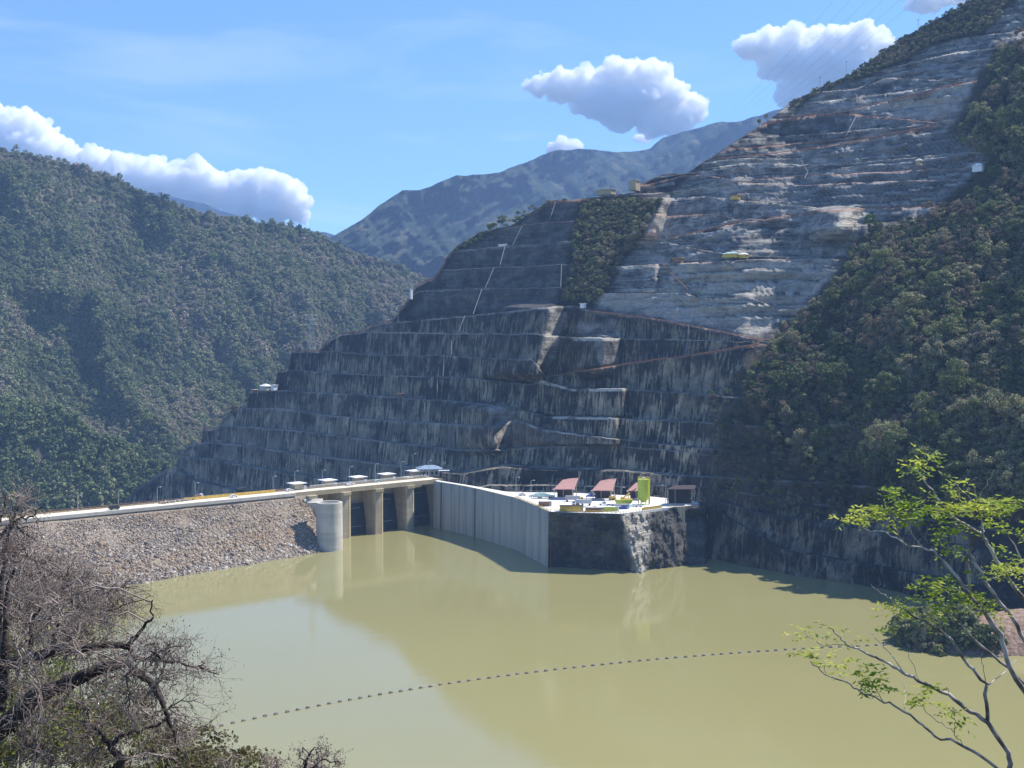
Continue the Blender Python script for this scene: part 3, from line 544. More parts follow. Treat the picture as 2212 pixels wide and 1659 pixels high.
# ================================================================ dam
def water_t(s): return np.interp(s, [-300, -136, -20, -14, -7], [-66, -47, -31, -19, -8])
def riprap_mat():
    m, nt, bs, _ = newmat('riprap_rock')
    ci = attr(nt, 'tone'); c = ramp(nt, ci, [(0.0, (0.12, 0.10, 0.085)), (0.2, (0.24, 0.195, 0.155)), (0.42, (0.33, 0.235, 0.15)), (0.6, (0.37, 0.29, 0.20)), (0.8, (0.38, 0.335, 0.28)), (0.94, (0.42, 0.39, 0.34)), (1.0, (0.60, 0.57, 0.52))])
    c = mix(nt, ramp(nt, noise(nt, 1.5, 4), [(0.35, 0), (0.7, 0.3)]), c, (0.12, 0.10, 0.09)); nt.links.new(c, bs.inputs['Base Color']); bs.inputs['Roughness'].default_value = 0.95; return m
M['riprap'] = riprap_mat()
M['gravel'] = simple('dam_gravel', (0.25, 0.205, 0.155), 1.0, 0.35, 0.8, 0, 0.3)
SS = np.concatenate([np.linspace(-330, -21, 130), np.linspace(-20, -7, 12)]); RR = np.linspace(0, 1, 30)
V = []
for r in RR:
    for s in SS:
        t = -1.0+(water_t(s)*1.22+1.0)*r; z = ZC-1.2-(ZC-1.2)*1.22*r; V.append(SL(s, t, z+0.5*float(vn(s*0.12, r*8, 0, 3))*(r > 0)))
for r in (0.0, 0.5, 1.0):   # core and downstream face
    pass
dam = empty('rockfill_dam', SL(-100, -10, 0), 0, 'long rockfill dam with a coarse boulder slope and pale road on its crest', 'dam')
def setp(o, par):
    o.parent = par; o.matrix_parent_inverse = Matrix.Translation(-Vector(par.location)) if par.rotation_euler.z == 0 else par.matrix_basis.inverted(); return o
V = np.array(V); o = npmesh('upstream_slope', V, gridfaces(30, 142)[:, ::-1], M['gravel']); setp(o, dam)
b = MB(); pr = [(-1.2, ZC-1.25), (14.5, ZC-1.25), (95, -60), (-26, -20)]
b.add([SL(-330, t, z) for t, z in pr]+[SL(-19.2, t, z) for t, z in pr], [(0, 1, 2, 3), (7, 6, 5, 4), (0, 4, 5, 1), (1, 5, 6, 2), (2, 6, 7, 3), (3, 7, 4, 0)]); setp(b.build('embankment', M['gravel']), dam)
def ico():
    t = (1+5**.5)/2; v = np.array([(-1, t, 0), (1, t, 0), (-1, -t, 0), (1, -t, 0), (0, -1, t), (0, 1, t), (0, -1, -t), (0, 1, -t), (t, 0, -1), (t, 0, 1), (-t, 0, -1), (-t, 0, 1)])/1.9
    f = [(0, 11, 5), (0, 5, 1), (0, 1, 7), (0, 7, 10), (0, 10, 11), (1, 5, 9), (5, 11, 4), (11, 10, 2), (10, 7, 6), (7, 1, 8), (3, 9, 4), (3, 4, 2), (3, 2, 6), (3, 6, 8), (3, 8, 9), (4, 9, 5), (2, 4, 11), (6, 2, 10), (8, 6, 7), (9, 8, 1)]
    return v, np.array(f)
IV, IF = ico()
def rocks(name, P, size, tone, mat, parent=None, seed=0):
    rng = np.random.default_rng(seed); n = len(P); q = rng.normal(size=(n, 4)); q /= np.linalg.norm(q, axis=1)[:, None]; w_, x, y, z = q.T
    R = np.stack([1-2*(y*y+z*z), 2*(x*y-z*w_), 2*(x*z+y*w_), 2*(x*y+z*w_), 1-2*(x*x+z*z), 2*(y*z-x*w_), 2*(x*z-y*w_), 2*(y*z+x*w_), 1-2*(x*x+y*y)], -1).reshape(n, 3, 3)
    v = IV[None]*(1+0.28*rng.normal(size=(n, 12, 1)))*(size[:, None, None])*rng.uniform(0.6, 1.2, (n, 1, 3)); v = np.einsum('nij,nkj->nki', R, v)+np.asarray(P)[:, None, :]
    f = IF[None]+(np.arange(n)*12)[:, None, None]
    return npmesh(name, v.reshape(-1, 3), f.reshape(-1, 3), mat, parent, attrs={'tone': np.repeat(tone, 12)})
rng = np.random.default_rng(3); n = 42000
r = rng.uniform(0.05, 1.0, n); s = rng.uniform(-215, -20, n); s = np.where(rng.random(n) < .03, rng.uniform(-24, -8, n), s); tw = water_t(s); t = -1+(tw*1.05+1)*r; z = ZC-1.2-(ZC-1.2)*1.05*r
P = np.stack([O_[0]+A_[0]*s+D_[0]*t, O_[1]+A_[1]*s+D_[1]*t, z+rng.uniform(-0.3, 0.25, n)], -1)
zone = fbm(s*0.02, r*2.4, 0, 3, 9); brownish = np.clip(0.5+1.5*zone-1.1*np.clip(r-0.72, 0, 1)*3+0.15*(1-r), 0, 1)
tone = np.where(rng.random(n) < brownish*0.75, rng.uniform(0.25, 0.65, n), rng.choice([0.05, 0.15, 0.22, 0.7, 0.78, 0.86, 0.95, 1.0], n, p=[.2, .2, .2, .12, .1, .1, .05, .03]))
size = rng.gamma(3.5, 0.10, n)*(0.55+0.65*r)+0.20
o = rocks('boulders', P, size, tone, M['riprap'], dam, 5); setp(o, dam); o['kind'] = 'stuff'
# crest road
def strip(name, s0, s1, t0, t1, z, mat, par=None, th=None):
    b = MB()
    if th: b.box(s0, s1, t0, t1, z-th, z, lambda x, y, q: SL(x, y, q))
    else: b.add([SL(s0, t0, z), SL(s1, t0, z), SL(s1, t1, z), SL(s0, t1, z)], [(0, 1, 2, 3)])
    o = b.build(name, mat, None)
    if par is not None: setp(o, par)
    return o
tag(strip('crest_road', -330, -19.2, -1.8, 13.5, ZC, M['road'], None, 1.2), 'pale gravel road along the dam crest', kind='structure')
for nm, t0, lab in (('upstream_kerb', -2.3, 'low pale kerb along the water edge of the crest road'), ('downstream_kerb', 13.6, 'low kerb on the valley edge of the crest road')):
    tag(strip(nm, -330, -19.2, t0, t0+0.45, ZC+0.75, M['conc_tan' if t0 > 0 else 'conc_pale'], None, 1.6), lab, 'kerb')
# ================================================================ spillway
sp = empty('gated_spillway', SL(40, 5, 0), 0, 'concrete spillway with dark radial gates between tall piers', 'spillway')
def sbox(name, s0, s1, t0, t1, z0, z1, mat, par=None, bevel=0):
    b = MB(); b.box(s0, s1, t0, t1, z0, z1, lambda x, y, q: SL(x, y, q)); o = b.build(name, mat, None, bevel=bevel)
    if par is not None: setp(o, par)
    return o
PITCHB = 23.5; PR = [-5.8, 17.7, 41.2, 64.7, 88.0]
for i, sr in enumerate(PR[:4]):
    t0 = -2.4+(i-1)*0.8
    b = MB(); pl = [(sr-6.2, t0+0.6), (sr-5.8, t0), (sr-1.7, t0), (sr, t0+0.96), (sr, t0+34), (sr-6.2, t0+34)]
    b.prism(pl, -12, ZC-1.6, lambda x, y, q: SL(x, y, q)); p = b.build('pier', M['conc'], None); setp(p, sp)
    b = MB(); b.prism([(sr-1.66, t0-0.06), (sr-1.5, t0-0.1), (sr+0.06, t0+0.80), (sr+0.04, t0+1.2), (sr-0.4, t0+0.9)], -2, ZC-3.6, lambda x, y, q: SL(x, y, q)); q = b.build('nose_edge', M['conc_tan'], None); setp(q, p)
    b = MB(); pl = [(sr-6.6, t0+1.2), (sr-6.0, t0-1.3), (sr-0.6, t0-1.3), (sr+0.35, t0+1.2)]; b.prism(pl, ZC-3.4, ZC-1.62, lambda x, y, q: SL(x, y, q)); q = b.build('pier_cap', M['conc_tan'], None); setp(q, p)
for i in range(4):
    s0, s1 = PR[i]+0.05, PR[i+1]-(6.25 if i < 3 else 4)
    top = (17.8, 17.8, 21.6, 23.4)[i]; tt = -1.4+(i-0.5)*0.8+9; V = []; nn = 14
    for k in range(nn+1):
        z = -3+(top+3)*k/nn; q = (z+3)/26.0; V += [SL(s0, tt+4.2*q**1.6+0.3, z), SL(s1, tt+4.2*q**1.6+0.3, z)]
    o = npmesh('radial_gate', np.array(V), gridfaces(nn+1, 2), M['gate']); sol = o.modifiers.new('thick', 'SOLIDIFY'); sol.thickness = 0.5; sol.offset = 1; setp(o, sp)
    for zz in (top*0.25, top*0.86):
        b = MB(); q = (zz+3)/26.0; b.box(s0+1, s1-3, tt+4.2*q**1.6-0.25, tt+4.2*q**1.6+0.2, zz-0.15, zz+0.15, lambda x, y, r_: SL(x, y, r_)); g = b.build('gate_rib', M['grey'], None); setp(g, o)
    sbox('breast_wall', s0, s1, tt+5.5, tt+7.0, top-2.5, ZC-1.6, M['conc'], sp)
# left bay hidden behind the round tower
sbox('left_bay_wall', PR[0]-22, PR[0]-6.3, 9, 11, -12, ZC-1.6, M['conc'], sp)
sbox('stoplog_rack', PR[0]-19, PR[0]-6.6, 0.6, 6, ZC-6.4, ZC-1.65, M['black'], sp)
sbox('bridge_deck', -19.1, 88, -0.3, 14.0, ZC-1.55, ZC+0.02, M['road'], sp)
sbox('bridge_edge', -19.1, 86, -0.9, -0.32, ZC-1.9, ZC+0.75, M['conc_tan'], sp)
sbox('bridge_parapet', -19.1, 86, 13.2, 13.7, ZC+0.03, ZC+1.0, M['conc'], sp)
sbox('right_bay_wall', 83.9, 90, -0.2, 40, -12, ZC-1.6, M['conc'], sp)
# round tower and its wing wall
ctr = atZ(329.6, 549.5, 0); cs, ct = to_st(ctr[0], ctr[1]); tw_ = empty('round_tower', (ctr[0], ctr[1], 0), 0, 'tall round concrete tower standing in the water at the dam end', 'tower')
b = MB(); n = 40; R0, R1 = 7.3, 5.7; ZT = 26.5
ring = lambda R, z: [(ctr[0]+R*cos(2*pi*i/n), ctr[1]+R*sin(2*pi*i/n), z) for i in range(n)]
vs = ring(R0, -12)+ring(R0, ZT)+ring(R1, ZT)+ring(R1, ZT-3.5); fs = []
for L_ in range(3): fs += [(L_*n+i, L_*n+(i+1) % n, (L_+1)*n+(i+1) % n, (L_+1)*n+i) for i in range(n)]
fs.append(tuple(range(3*n, 4*n))); b.add(vs, fs); o = b.build('tower_shell', M['conc_tw'] if 'conc_tw' in M else M['conc_pale'], None, True); setp(o, tw_)
e = o.modifiers.new('es', 'EDGE_SPLIT'); e.split_angle = radians(40)
b = MB(); b.box(ctr[0]-5.7, ctr[0]+5.7, ctr[1]-0.5, ctr[1]+0.5, ZT-3.4, ZT-0.3); setp(b.build('cross_wall', M['conc_pale'], None), tw_)
# curved abutment wall, hanging back under the deck behind the tower
V = []; nn = 18
for k in range(nn+1):
    q = k/nn; s_ = -23+19*q; t_ = -1.6-4.5*q*q; zb = 24.6-2.0*q-14*q**2.2; V += [SL(s_, t_, zb), SL(s_, t_, 26.0-0.5*q)]
o = npmesh('abutment_wall', np.array(V), gridfaces(nn+1, 2), M['conc_pale']); so_ = o.modifiers.new('thick', 'SOLIDIFY'); so_.thickness = 1.2; so_.offset = 0; setp(o, sp)
b = MB(); b.prism([(cs-6.5, ct+3.2), (cs-1, ct+6.2), (cs+1, ct+10), (cs-10.5, ct+7)], ZT-1.2, ZT-0.05, lambda x, y, q: SL(x, y, q)); setp(b.build('top_slab', M['conc_pale'], None), tw_)
for k in range(5):
    o = sbox('concrete_step', -25+k*0.5, -21+k*0.5, -4-k*1.7, -2.4-k*1.7, 26-k*1.35-1.6, 26-k*1.35, M['conc'])
    tag(o, ['topmost', 'second', 'third', 'fourth', 'lowest'][k]+' of the concrete steps beside the boulders left of the round tower', 'step', 'steps on the dam shoulder')
# ================================================================ guide wall, yard and its cliff
WT = [full(*p) for p in ((1708, 1894), (1758, 1902), (1830, 1914), (1900, 1929), (1985, 1950), (2030, 1960), (2095, 1986), (2160, 2014))]
WP = [atZ(u, v, ZC) for u, v in WT]
def dense(P, k=6):
    P = np.array(P); out = []
    for i in range(len(P)-1):
        for j in range(k): out.append(P[i]+(P[i+1]-P[i])*j/k)
    out.append(P[-1]); return np.array(out)
wp = dense(WP, 5); tn = np.gradient(wp, axis=0); nrm = np.stack([-tn[:, 1], tn[:, 0]], -1); nrm /= np.linalg.norm(nrm, axis=1)[:, None]; nrm = -nrm  # away from the water
if nrm[0][1] < 0: nrm = -nrm
gw = empty('guide_wall', (float(wp[10][0]), float(wp[10][1]), 0), 0, 'long curved concrete guide wall between the spillway and the work yard', 'wall')
V = []
for i in range(len(wp)):
    x, y = wp[i][:2]; nx, ny = nrm[i]; V += [(x-0.4*nx, y-0.4*ny, -12), (x, y, ZC+0.02), (x+1.4*nx, y+1.4*ny, ZC+0.02), (x+1.4*nx, y+1.4*ny, -12)]
m_, nt, bs, _ = newmat('guide_wall_concrete'); st = noise(nt, 1.0, 6, mapscale=(0.8, 0.8, 0.03), rough=0.7); pn = noise(nt, 1.0, 1, mapscale=(0.13, 0.13, 0.001)); 
c = mix(nt, ramp(nt, st, [(0.40, 0), (0.66, 1)]), (0.48, 0.405, 0.29), (0.26, 0.225, 0.17)); c = mix(nt, ramp(nt, pn, [(0.45, 0), (0.47, 0.35)]), c, (0.58, 0.50, 0.37)); nt.links.new(c, bs.inputs['Base Color']); bs.inputs['Roughness'].default_value = 0.85; bump(nt, bs, st, 0.3, 0.2); M['gw'] = m_
o = npmesh('wall_face', np.array(V), gridfaces(len(wp), 4), M['gw']); setp(o, gw)
for k in (13, 3):
    x, y = wp[k][:2]; nx, ny = nrm[k]; tx, ty = -ny, nx; b = MB(); b.add([(x-0.45*nx-tx*0.25, y-0.45*ny-ty*0.25, -3), (x-0.45*nx+tx*0.25, y-0.45*ny+ty*0.25, -3), (x-0.03*nx+tx*0.25, y-0.03*ny+ty*0.25, ZC-0.5), (x-0.03*nx-tx*0.25, y-0.03*ny-ty*0.25, ZC-0.5)], [(0, 1, 2, 3), (3, 2, 1, 0)]); b2 = MB(); 
    b2.tube([(x-0.5*nx, y-0.5*ny, -3), (x-0.1*nx, y-0.1*ny, ZC-0.5)], 0.34, 4); setp(b2.build('joint', M['black'], None), gw)
# fill behind the wall, yard slab
YF = [full(*p) for p in ((2160, 2014), (2300, 2019), (2445, 2023), (2530, 2012), (2608, 2001), (2650, 1997), (2725, 1990))]
yf = [atZ(u, v, ZC) for u, v in YF]
back = [atZ(u, v, ZC) for u, v in ((700, 503), (690, 500), (650, 496.5), (600, 494), (560, 492.5), (520, 492.3), (505, 491.5), (470, 485.4), (437, 480.2))]
ring_ = [tuple(p[:2]) for p in WP[0:]]+[tuple(p[:2]) for p in yf[1:]]+[tuple(p[:2]) for p in back]
# pull behind the wall top
c0 = np.mean(np.array(ring_), 0)
b = MB(); b.prism([(x+(c0[0]-x)*0.004, y+(c0[1]-y)*0.004) for x, y in ring_], ZC-1.4, ZC, None)
o = b.build('work_yard', M['yard']); tag(o, 'bright concrete yard behind the guide wall', kind='structure')
EV = []; U = np.arange(548.5, 716, 0.6); topv = interp(U, YF+[(716, 504)])+0.3; topy = np.array([atZ(u, v, ZC)[1] for u, v in zip(U, topv)])
botv = interp(U, [full(*p) for p in ((2150, 2232), (2189, 2231), (2347, 2242), (2535, 2254), (2560, 2248), (2693, 2230), (2760, 2242), (2830, 2262))])
boty = np.array([atZ(u, v, 0)[1] for u, v in zip(U, botv)])
nr = 90; Rr = np.linspace(0, 1.12, nr)[:, None]
topz = np.interp(U, [548, 663, 672, 700, 716], [ZC, ZC, ZC, ZC, ZC-1])
y = topy+(boty-topy)*np.minimum(Rr, 1)**0.8; z = topz*(1-Rr); uu = np.repeat(U[None], nr, 0)
dd = (2.4*fbm(uu*0.13, z*0.16, 0, 4, 90, .6)+1.2*fbm(uu*0.5, z*0.5, 0, 3, 91)+1.2*np.floor(3*vn(uu*0.16, z*0.1, 0, 8))/3)*ss(Rr, 0, 0.06)*ss(uu, 549, 556)
cor = 622+16*Rr; face = ss(uu, cor, cor+26)*(1-ss(uu, 655, 690)); dd = dd+face*3.0+ss(uu, 618, 640)*(1-ss(uu, 650, 690))*2.4*fbm(uu*0.25, z*0.22, 0, 4, 95)*ss(Rr, 0, 0.1)-2.5*(1-np.abs(uu-cor)/8).clip(0, 1)*ss(Rr, 0.02, 0.2)
y = y+dd+16*ss(uu, 668+8*Rr, 712)*ss(Rr, 0.03, 0.25)+60*ss(uu, 704, 716); a, _b = ab(uu, 500.0); X = a*y
pale = polymask(uu, z, [(621, 31), (650, 31), (652, 18), (646, 5), (644, -5), (630, -5), (632, 6), (624, 16)], 2.5)*0.95  # sunlight on the right-facing corner painted as pale rock
V = np.stack([X, y, z], -1).reshape(-1, 3); zz0 = np.zeros(len(V))
o = npmesh('yard_cliff', V, gridfaces(nr, len(U)), M['rock'], attrs=dict(pale=(pale*0.9+0.12).ravel(), streak=zz0+0.1, green=zz0, rust=zz0, lip=zz0, brown=zz0, low=zz0)); tag(o, 'sheer dark rock face below the work yard', kind='structure')
# concrete ledge at the yard's right end
b = MB(); p0, p1 = atZ(668, 506.6, ZC), atZ(684, 505.9, ZC); b.box(p0[0], p1[0], p0[1]-1.4, p0[1]+3, ZC-9, ZC+0.25); o = b.build('ledge_wall', M['conc'], bevel=0.1); tag(o, 'short grey concrete ledge at the right end of the yard', 'wall')
# ================================================================ near bank and promontory
gx, gy = np.meshgrid(np.linspace(-260, 320, 120), np.linspace(-80, 330, 90))
hh = CAMH-1.7-np.maximum(0, gy+3)*0.62-np.abs(gx)*0.02+6*fbm(gx*0.02, gy*0.02, 0, 4, 12)*ss(np.hypot(gx, gy), 4, 60)+np.clip(-gx-4, 0, 200)*0.10*ss(gy, 4, 20)*0
hh = np.maximum(hh, -6-0*gx)
bank = npmesh('near_bank', np.stack([gx, gy, hh], -1).reshape(-1, 3), gridfaces(90, 120), M['floor'], smooth=True); tag(bank, 'steep near bank falling to the water below the viewpoint', kind='structure')
def bankz(x, y): return CAMH-1.7-max(0, y+3)*0.62-abs(x)*0.02+6*float(fbm(x*0.02, y*0.02, 0, 4, 12))*float(ss(math.hypot(x, y), 4, 60))
m_, nt, bs, _ = newmat('red_earth'); c = mix(nt, ramp(nt, noise(nt, 0.5, 6, rough=0.7), [(0.35, 0), (0.65, 1)]), (0.15, 0.085, 0.055), (0.38, 0.27, 0.20)); nt.links.new(c, bs.inputs['Base Color']); bs.inputs['Roughness'].default_value = 1; bump(nt, bs, noise(nt, 0.6, 7), 1, 0.8); M['red'] = m_
gx, gy = np.meshgrid(np.linspace(135, 330, 90), np.linspace(415, 540, 60)); e = (gx-152-0.02*(gy-450)**1.0)
h0 = np.minimum(0.9*(gx-151), 6+0.10*(gx-151))-0.020*(gy-472)**2+2.2*fbm(gx*0.07, gy*0.07, 0, 4, 14)
pr_ = npmesh('shore_promontory', np.stack([gx, gy, np.maximum(h0, -5)], -1).reshape(-1, 3), gridfaces(60, 90), M['red'], smooth=True); tag(pr_, 'low red earth point reaching into the water at right', kind='structure')
def promz(x, y): return min(0.9*(x-151), 6+0.10*(x-151))-0.020*(y-472)**2+2.2*float(fbm(x*0.07, y*0.07, 0, 4, 14))
# ================================================================ lamps, huts and vehicles
def lamp(loc, h, label, group, arm=1, rz=0.0, name='lamp_post'):
    r = empty(name, loc, rz, label, 'lamp post', group)
    MB().cyl((0, 0), 0.17, 0, h, 8, 0.10).build('pole', M['galv'], r)
    MB().tube([(0, 0, h-0.15), (arm*0.8, 0, h+0.25), (arm*1.6, 0, h+0.3)], 0.07, 5).build('arm', M['galv'], r)
    b = MB(); b.box(arm*1.2, arm*2.2, -0.22, 0.22, h+0.12, h+0.36); b.build('lamp_head', M['white'], r, bevel=0.05); return r
GL = 'lamp posts along the crest road and bridge'
for (x, y, h, lab) in ((141, 2043, 9, 'leftmost lamp post on the dam crest, behind the bare tree'), (307, 2020, 9, 'lamp post on the crest between the bare tree and the dark van'), (466, 2002, 9, 'lamp post rising just behind the dark van'), (620, 1981, 8.5, 'lamp post on the crest right of the dark van against the shaded valley'), (769, 1963, 8.5, 'lamp post beside the rubble pile on the crest'),
                     (1075, 1938, 9, 'lamp post left of the first white-roofed hut'), (1161, 1926, 10.5, 'lamp post behind the leftmost white-roofed hut'), (1269, 1918, 10, 'lamp post behind the second white-roofed hut'), (1376, 1906, 10.5, 'lamp post just left of the middle white-roofed hut'), (1478, 1893, 10.5, 'lamp post between the third and fourth white-roofed huts'),
                     (1579, 1884, 10.5, 'lamp post between the fourth and fifth white-roofed huts'), (1626, 1870, 13.5, 'tallest lamp post behind the rightmost white-roofed hut'), (1688, 1882, 11, 'lamp post in front of the blue-grey roofed building'), (1741, 1872, 8, 'lamp post past the right end of the bridge')):
    u, v = full(x, y); lamp(atZ(u, v, ZC), h, lab, GL, 1)
for (x, y, h, lab) in ((2032, 1946, 9.5, 'left lamp post at the wall end of the yard'), (2091, 1948, 8, 'lamp post above the pale teal boat-shaped load in the yard'), (2445, 1971, 7, 'short lamp post between the second and third red sheds'), (2621, 1989, 10.5, 'lamp post just right of the lime silo')):
    u, v = full(x, y); lamp(atZ(u, v, ZC), h, lab, 'lamp posts in the work yard', 1 if x < 2600 else -1)
AZ = atan2(A_[1], A_[0])
def hut(x, y, label, w=5.6, rw=9.2):
    u, v = full(x, y); r = empty('hoist_hut', atZ(u, v, ZC), AZ, label, 'hut', 'white-roofed huts on the spillway bridge')
    b = MB(); b.box(-w/2, w/2, -2.4, 2.4, 0, 3.6); wl = b.build('wall', M['conc'], r)
    b = MB(); b.box(0.4, 1.6, -2.46, -2.38, 0.1, 2.3); b.build('door', M['grey'], wl)
    b = MB(); q = rw/2; b.add([(-q, -4, 3.7), (q, -4, 3.7), (q, 4, 3.7), (-q, 4, 3.7), (-q, -4, 4.05), (q, -4, 4.05), (q, 4, 4.05), (-q, 4, 4.05), (-0.5, 0, 4.75), (0.5, 0, 4.75)], [(3, 2, 1, 0), (0, 1, 5, 4), (1, 2, 6, 5), (2, 3, 7, 6), (3, 0, 4, 7), (4, 5, 9, 8), (5, 6, 9), (6, 7, 8, 9), (7, 4, 8)]); b.build('roof', M['white'], r)
    b = MB(); b.box(w/2+0.05, w/2+2.0, -2.9, -1.2, 0, 2.2); b.build('control_box', M['galv'], r, bevel=0.05)
for x, y, l in ((1169, 1928, 'leftmost white-roofed hut on the spillway bridge'), (1290, 1915, 'second white-roofed hut from the left on the bridge'), (1409, 1902, 'middle white-roofed hut of the five on the bridge'), (1522, 1890, 'fourth white-roofed hut from the left on the bridge'), (1633, 1877, 'rightmost white-roofed hut beside the blue-grey roof')): hut(x, y, l)
u, v = full(1690, 1873); r = empty('control_building', atZ(u, v, ZC), AZ-0.5, 'larger control building with a blue-grey hip roof at the bridge end', 'building')
b = MB(); b.box(-6, 6, -4.5, 4.5, 0, 4.4); wl = b.build('wall', M['darkred'] if 0 else M['grey'], r)
for k in range(4):
    b = MB(); b.box(-5+k*2.7, -3.2+k*2.7, -4.56, -4.48, 1.2, 3.2); b.build('window', M['glass'], wl)
b = MB(); b.add([(-8.2, -6.3, 4.5), (8.2, -6.3, 4.5), (8.2, 6.3, 4.5), (-8.2, 6.3, 4.5), (-8.2, -6.3, 4.9), (8.2, -6.3, 4.9), (8.2, 6.3, 4.9), (-8.2, 6.3, 4.9), (-3, 0, 6.9), (3, 0, 6.9)], [(3, 2, 1, 0), (0, 1, 5, 4), (1, 2, 6, 5), (2, 3, 7, 6), (3, 0, 4, 7), (4, 5, 9, 8), (5, 6, 9), (6, 7, 8, 9), (7, 4, 8)]); b.build('roof', M['bluegrey'], r)
u, v = full(1748, 1885); r = empty('entry_canopy', atZ(u, v, ZC), AZ-0.7, 'small white flat canopy right of the control building', 'canopy')
b = MB(); b.box(-3.4, 3.4, -1.5, 1.5, 5.0, 5.35); b.build('roof', M['white'], r, bevel=0.05)
for sx in (-3, 3): b = MB(); b.cyl((sx, 0), 0.14, 0, 5.0, 8); b.build('post', M['galv'], r)
def car(x, y, label, body, L=4.6, H=1.6, rz=AZ, cat='car', name='parked_car', z=ZC, kind='car'):
    u, v = full(x, y); r = empty(name, atZ(u, v, z), rz, label, cat); w = 0.92
    if kind == 'car': prof = [(-L/2, .4), (L/2, .4), (L/2, .85), (L*.28, .98), (L*.14, H), (-L*.32, H), (-L*.46, 1.0), (-L/2, .95)]; gl = [(L*.25, 1.0), (L*.13, H-.1), (-L*.3, H-.1), (-L*.42, 1.02)]
    elif kind == 'pickup': prof = [(-L/2, .5), (L/2, .5), (L/2, 1.0), (L*.30, 1.1), (L*.18, H), (-L*.08, H), (-L*.12, 1.1), (-L/2, 1.1)]; gl = [(L*.26, 1.12), (L*.17, H-.1), (-L*.06, H-.1), (-L*.08, 1.12)]
    else: prof = [(-L/2, .45), (L/2, .45), (L/2, 1.1), (L*.42, H*.95), (L*.36, H), (-L/2+.1, H), (-L/2, H*.95)]; gl = [(L*.44, 1.2), (L*.37, H-.15), (-L*.42, H-.15), (-L*.42, 1.2)]
    b = MB(); b.side(prof, -w, w); b.build('body', M[body], r, bevel=0.06)
    for sy in (-1, 1): b = MB(); b.side(gl, sy*w+(-0.015 if sy < 0 else -0.02), sy*w+(0.02 if sy > 0 else 0.015)); b.build('side_window', M['glass'], r)
    for sx in (-.3, .3):
        for sy in (-1, 1): b = MB(); b.wheel((L*sx, sy*(w-.08), .36), .36, .24); b.build('wheel', M['tyre'], r)
    return r
car(450, 2007, 'dark van driving on the dam crest at left', 'black', 5.4, 2.3, AZ, 'van', 'passenger_van', kind='van')
car(920, 1958, 'flat white car on the crest left of the huts', 'white', 4.6, 1.5)
car(1379, 1911, 'white pickup with dark windows below the middle hut', 'white', 5.2, 1.8, AZ, 'pickup', 'pickup_truck', kind='pickup')
car(1489, 1899, 'pale teal car on the bridge near the fourth hut', 'teal', 4.8, 1.6)
car(1140, 1934, 'white car at the left end of the spillway bridge', 'white', 4.4, 1.5)
# kiosk
u, v = full(950, 1948); r = empty('steel_booth', atZ(u, v, ZC), AZ, 'black open-frame booth standing on the crest road', 'booth')
for sx in (-2.4, 2.4):
    for sy in (-1.2, 1.2): b = MB(); b.box(sx-.15, sx+.15, sy-.15, sy+.15, 0, 3.6); b.build('post', M['black'], r)
b = MB(); b.box(-2.7, 2.7, -1.5, 1.5, 3.6, 3.9); b.build('roof', M['black'], r, bevel=0.04); b = MB(); b.box(-2.3, 2.3, 0.9, 1.1, 0.2, 2.6); b.build('panel', M['black'], r)
# rubble and small truck on the crest
u, v = full(781, 1963); r = empty('small_tipper', atZ(u, v, ZC), AZ, 'small white tipper truck by the rubble pile on the crest', 'truck')
b = MB(); b.side([(-2.6, .8), (.8, .8), (.9, 2.1), (-2.7, 2.1)], -1, 1); b.build('tipper_bed', M['brown'], r, bevel=.05); b = MB(); b.side([(1, .6), (2.7, .6), (2.7, 1.5), (2.3, 2.6), (1, 2.6)], -1, 1); b.build('cab', M['white'], r, bevel=.06)
for sx in (-1.8, 1.9):
    for sy in (-1, 1): b = MB(); b.wheel((sx, sy*.9, .5), .5, .3); b.build('wheel', M['tyre'], r)
rng = np.random.default_rng(9); n = 160; q = rng.uniform(0, 1, n); P = np.array([atZ(*full(630+130*k, 1984-16*k), ZC) for k in q])+rng.normal(0, .7, (n, 3))*np.array([1, 1, .25])+np.array([0, 0, .5])
o = rocks('rubble_pile', P, rng.uniform(.3, .8, n), rng.choice([.45, .6, .8, .95], n), M['riprap'], None, 4); tag(o, 'low pile of pale rubble on the valley side of the crest road', 'rubble', kind='stuff')
# ================================================================ fences and rails
def rail(name, P, label, mat, h=1.1, gap=3.0, nrail=2, cat='railing', panel=False):
    P = [Vector(p) for p in P]; r = empty(name, P[0], 0, label, cat); Q = [p-P[0] for p in P]
    for k in range(nrail):
        z = h*(1-k*0.45); b = MB(); b.tube([q+Vector((0, 0, z)) for q in Q], 0.09, 4); b.build('rail', M[mat], r)
    tot = sum((Q[i+1]-Q[i]).length for i in range(len(Q)-1)); n = min(60, max(2, int(tot/gap)))
    for k in range(n+1):
        d = tot*k/n; i = 0
        while i < len(Q)-2 and d > (Q[i+1]-Q[i]).length: d -= (Q[i+1]-Q[i]).length; i += 1
        q = Q[i]+(Q[i+1]-Q[i])*min(1, d/max(1e-6, (Q[i+1]-Q[i]).length)); b = MB(); b.box(q.x-.09, q.x+.09, q.y-.09, q.y+.09, q.z, q.z+h); b.build('post', M[mat], r)
    if panel:
        b = MB(); vs = []
        for q in Q: vs += [(q.x, q.y, q.z+.15), (q.x, q.y, q.z+h-.1)]
        b.add(vs, [(2*i, 2*i+2, 2*i+3, 2*i+1) for i in range(len(Q)-1)]); o = b.build('mesh_panel', M[mat], r); s_ = o.modifiers.new('t', 'SOLIDIFY'); s_.thickness = .04
    return r
rail('yard_railing', [(p[0], p[1]+.5, ZC) for p in WP[5:]]+[(p[0], p[1]+.6, ZC) for p in yf[1:4]], 'yellow railing along the front edge of the work yard', 'yellow', 1.2, 2.2)
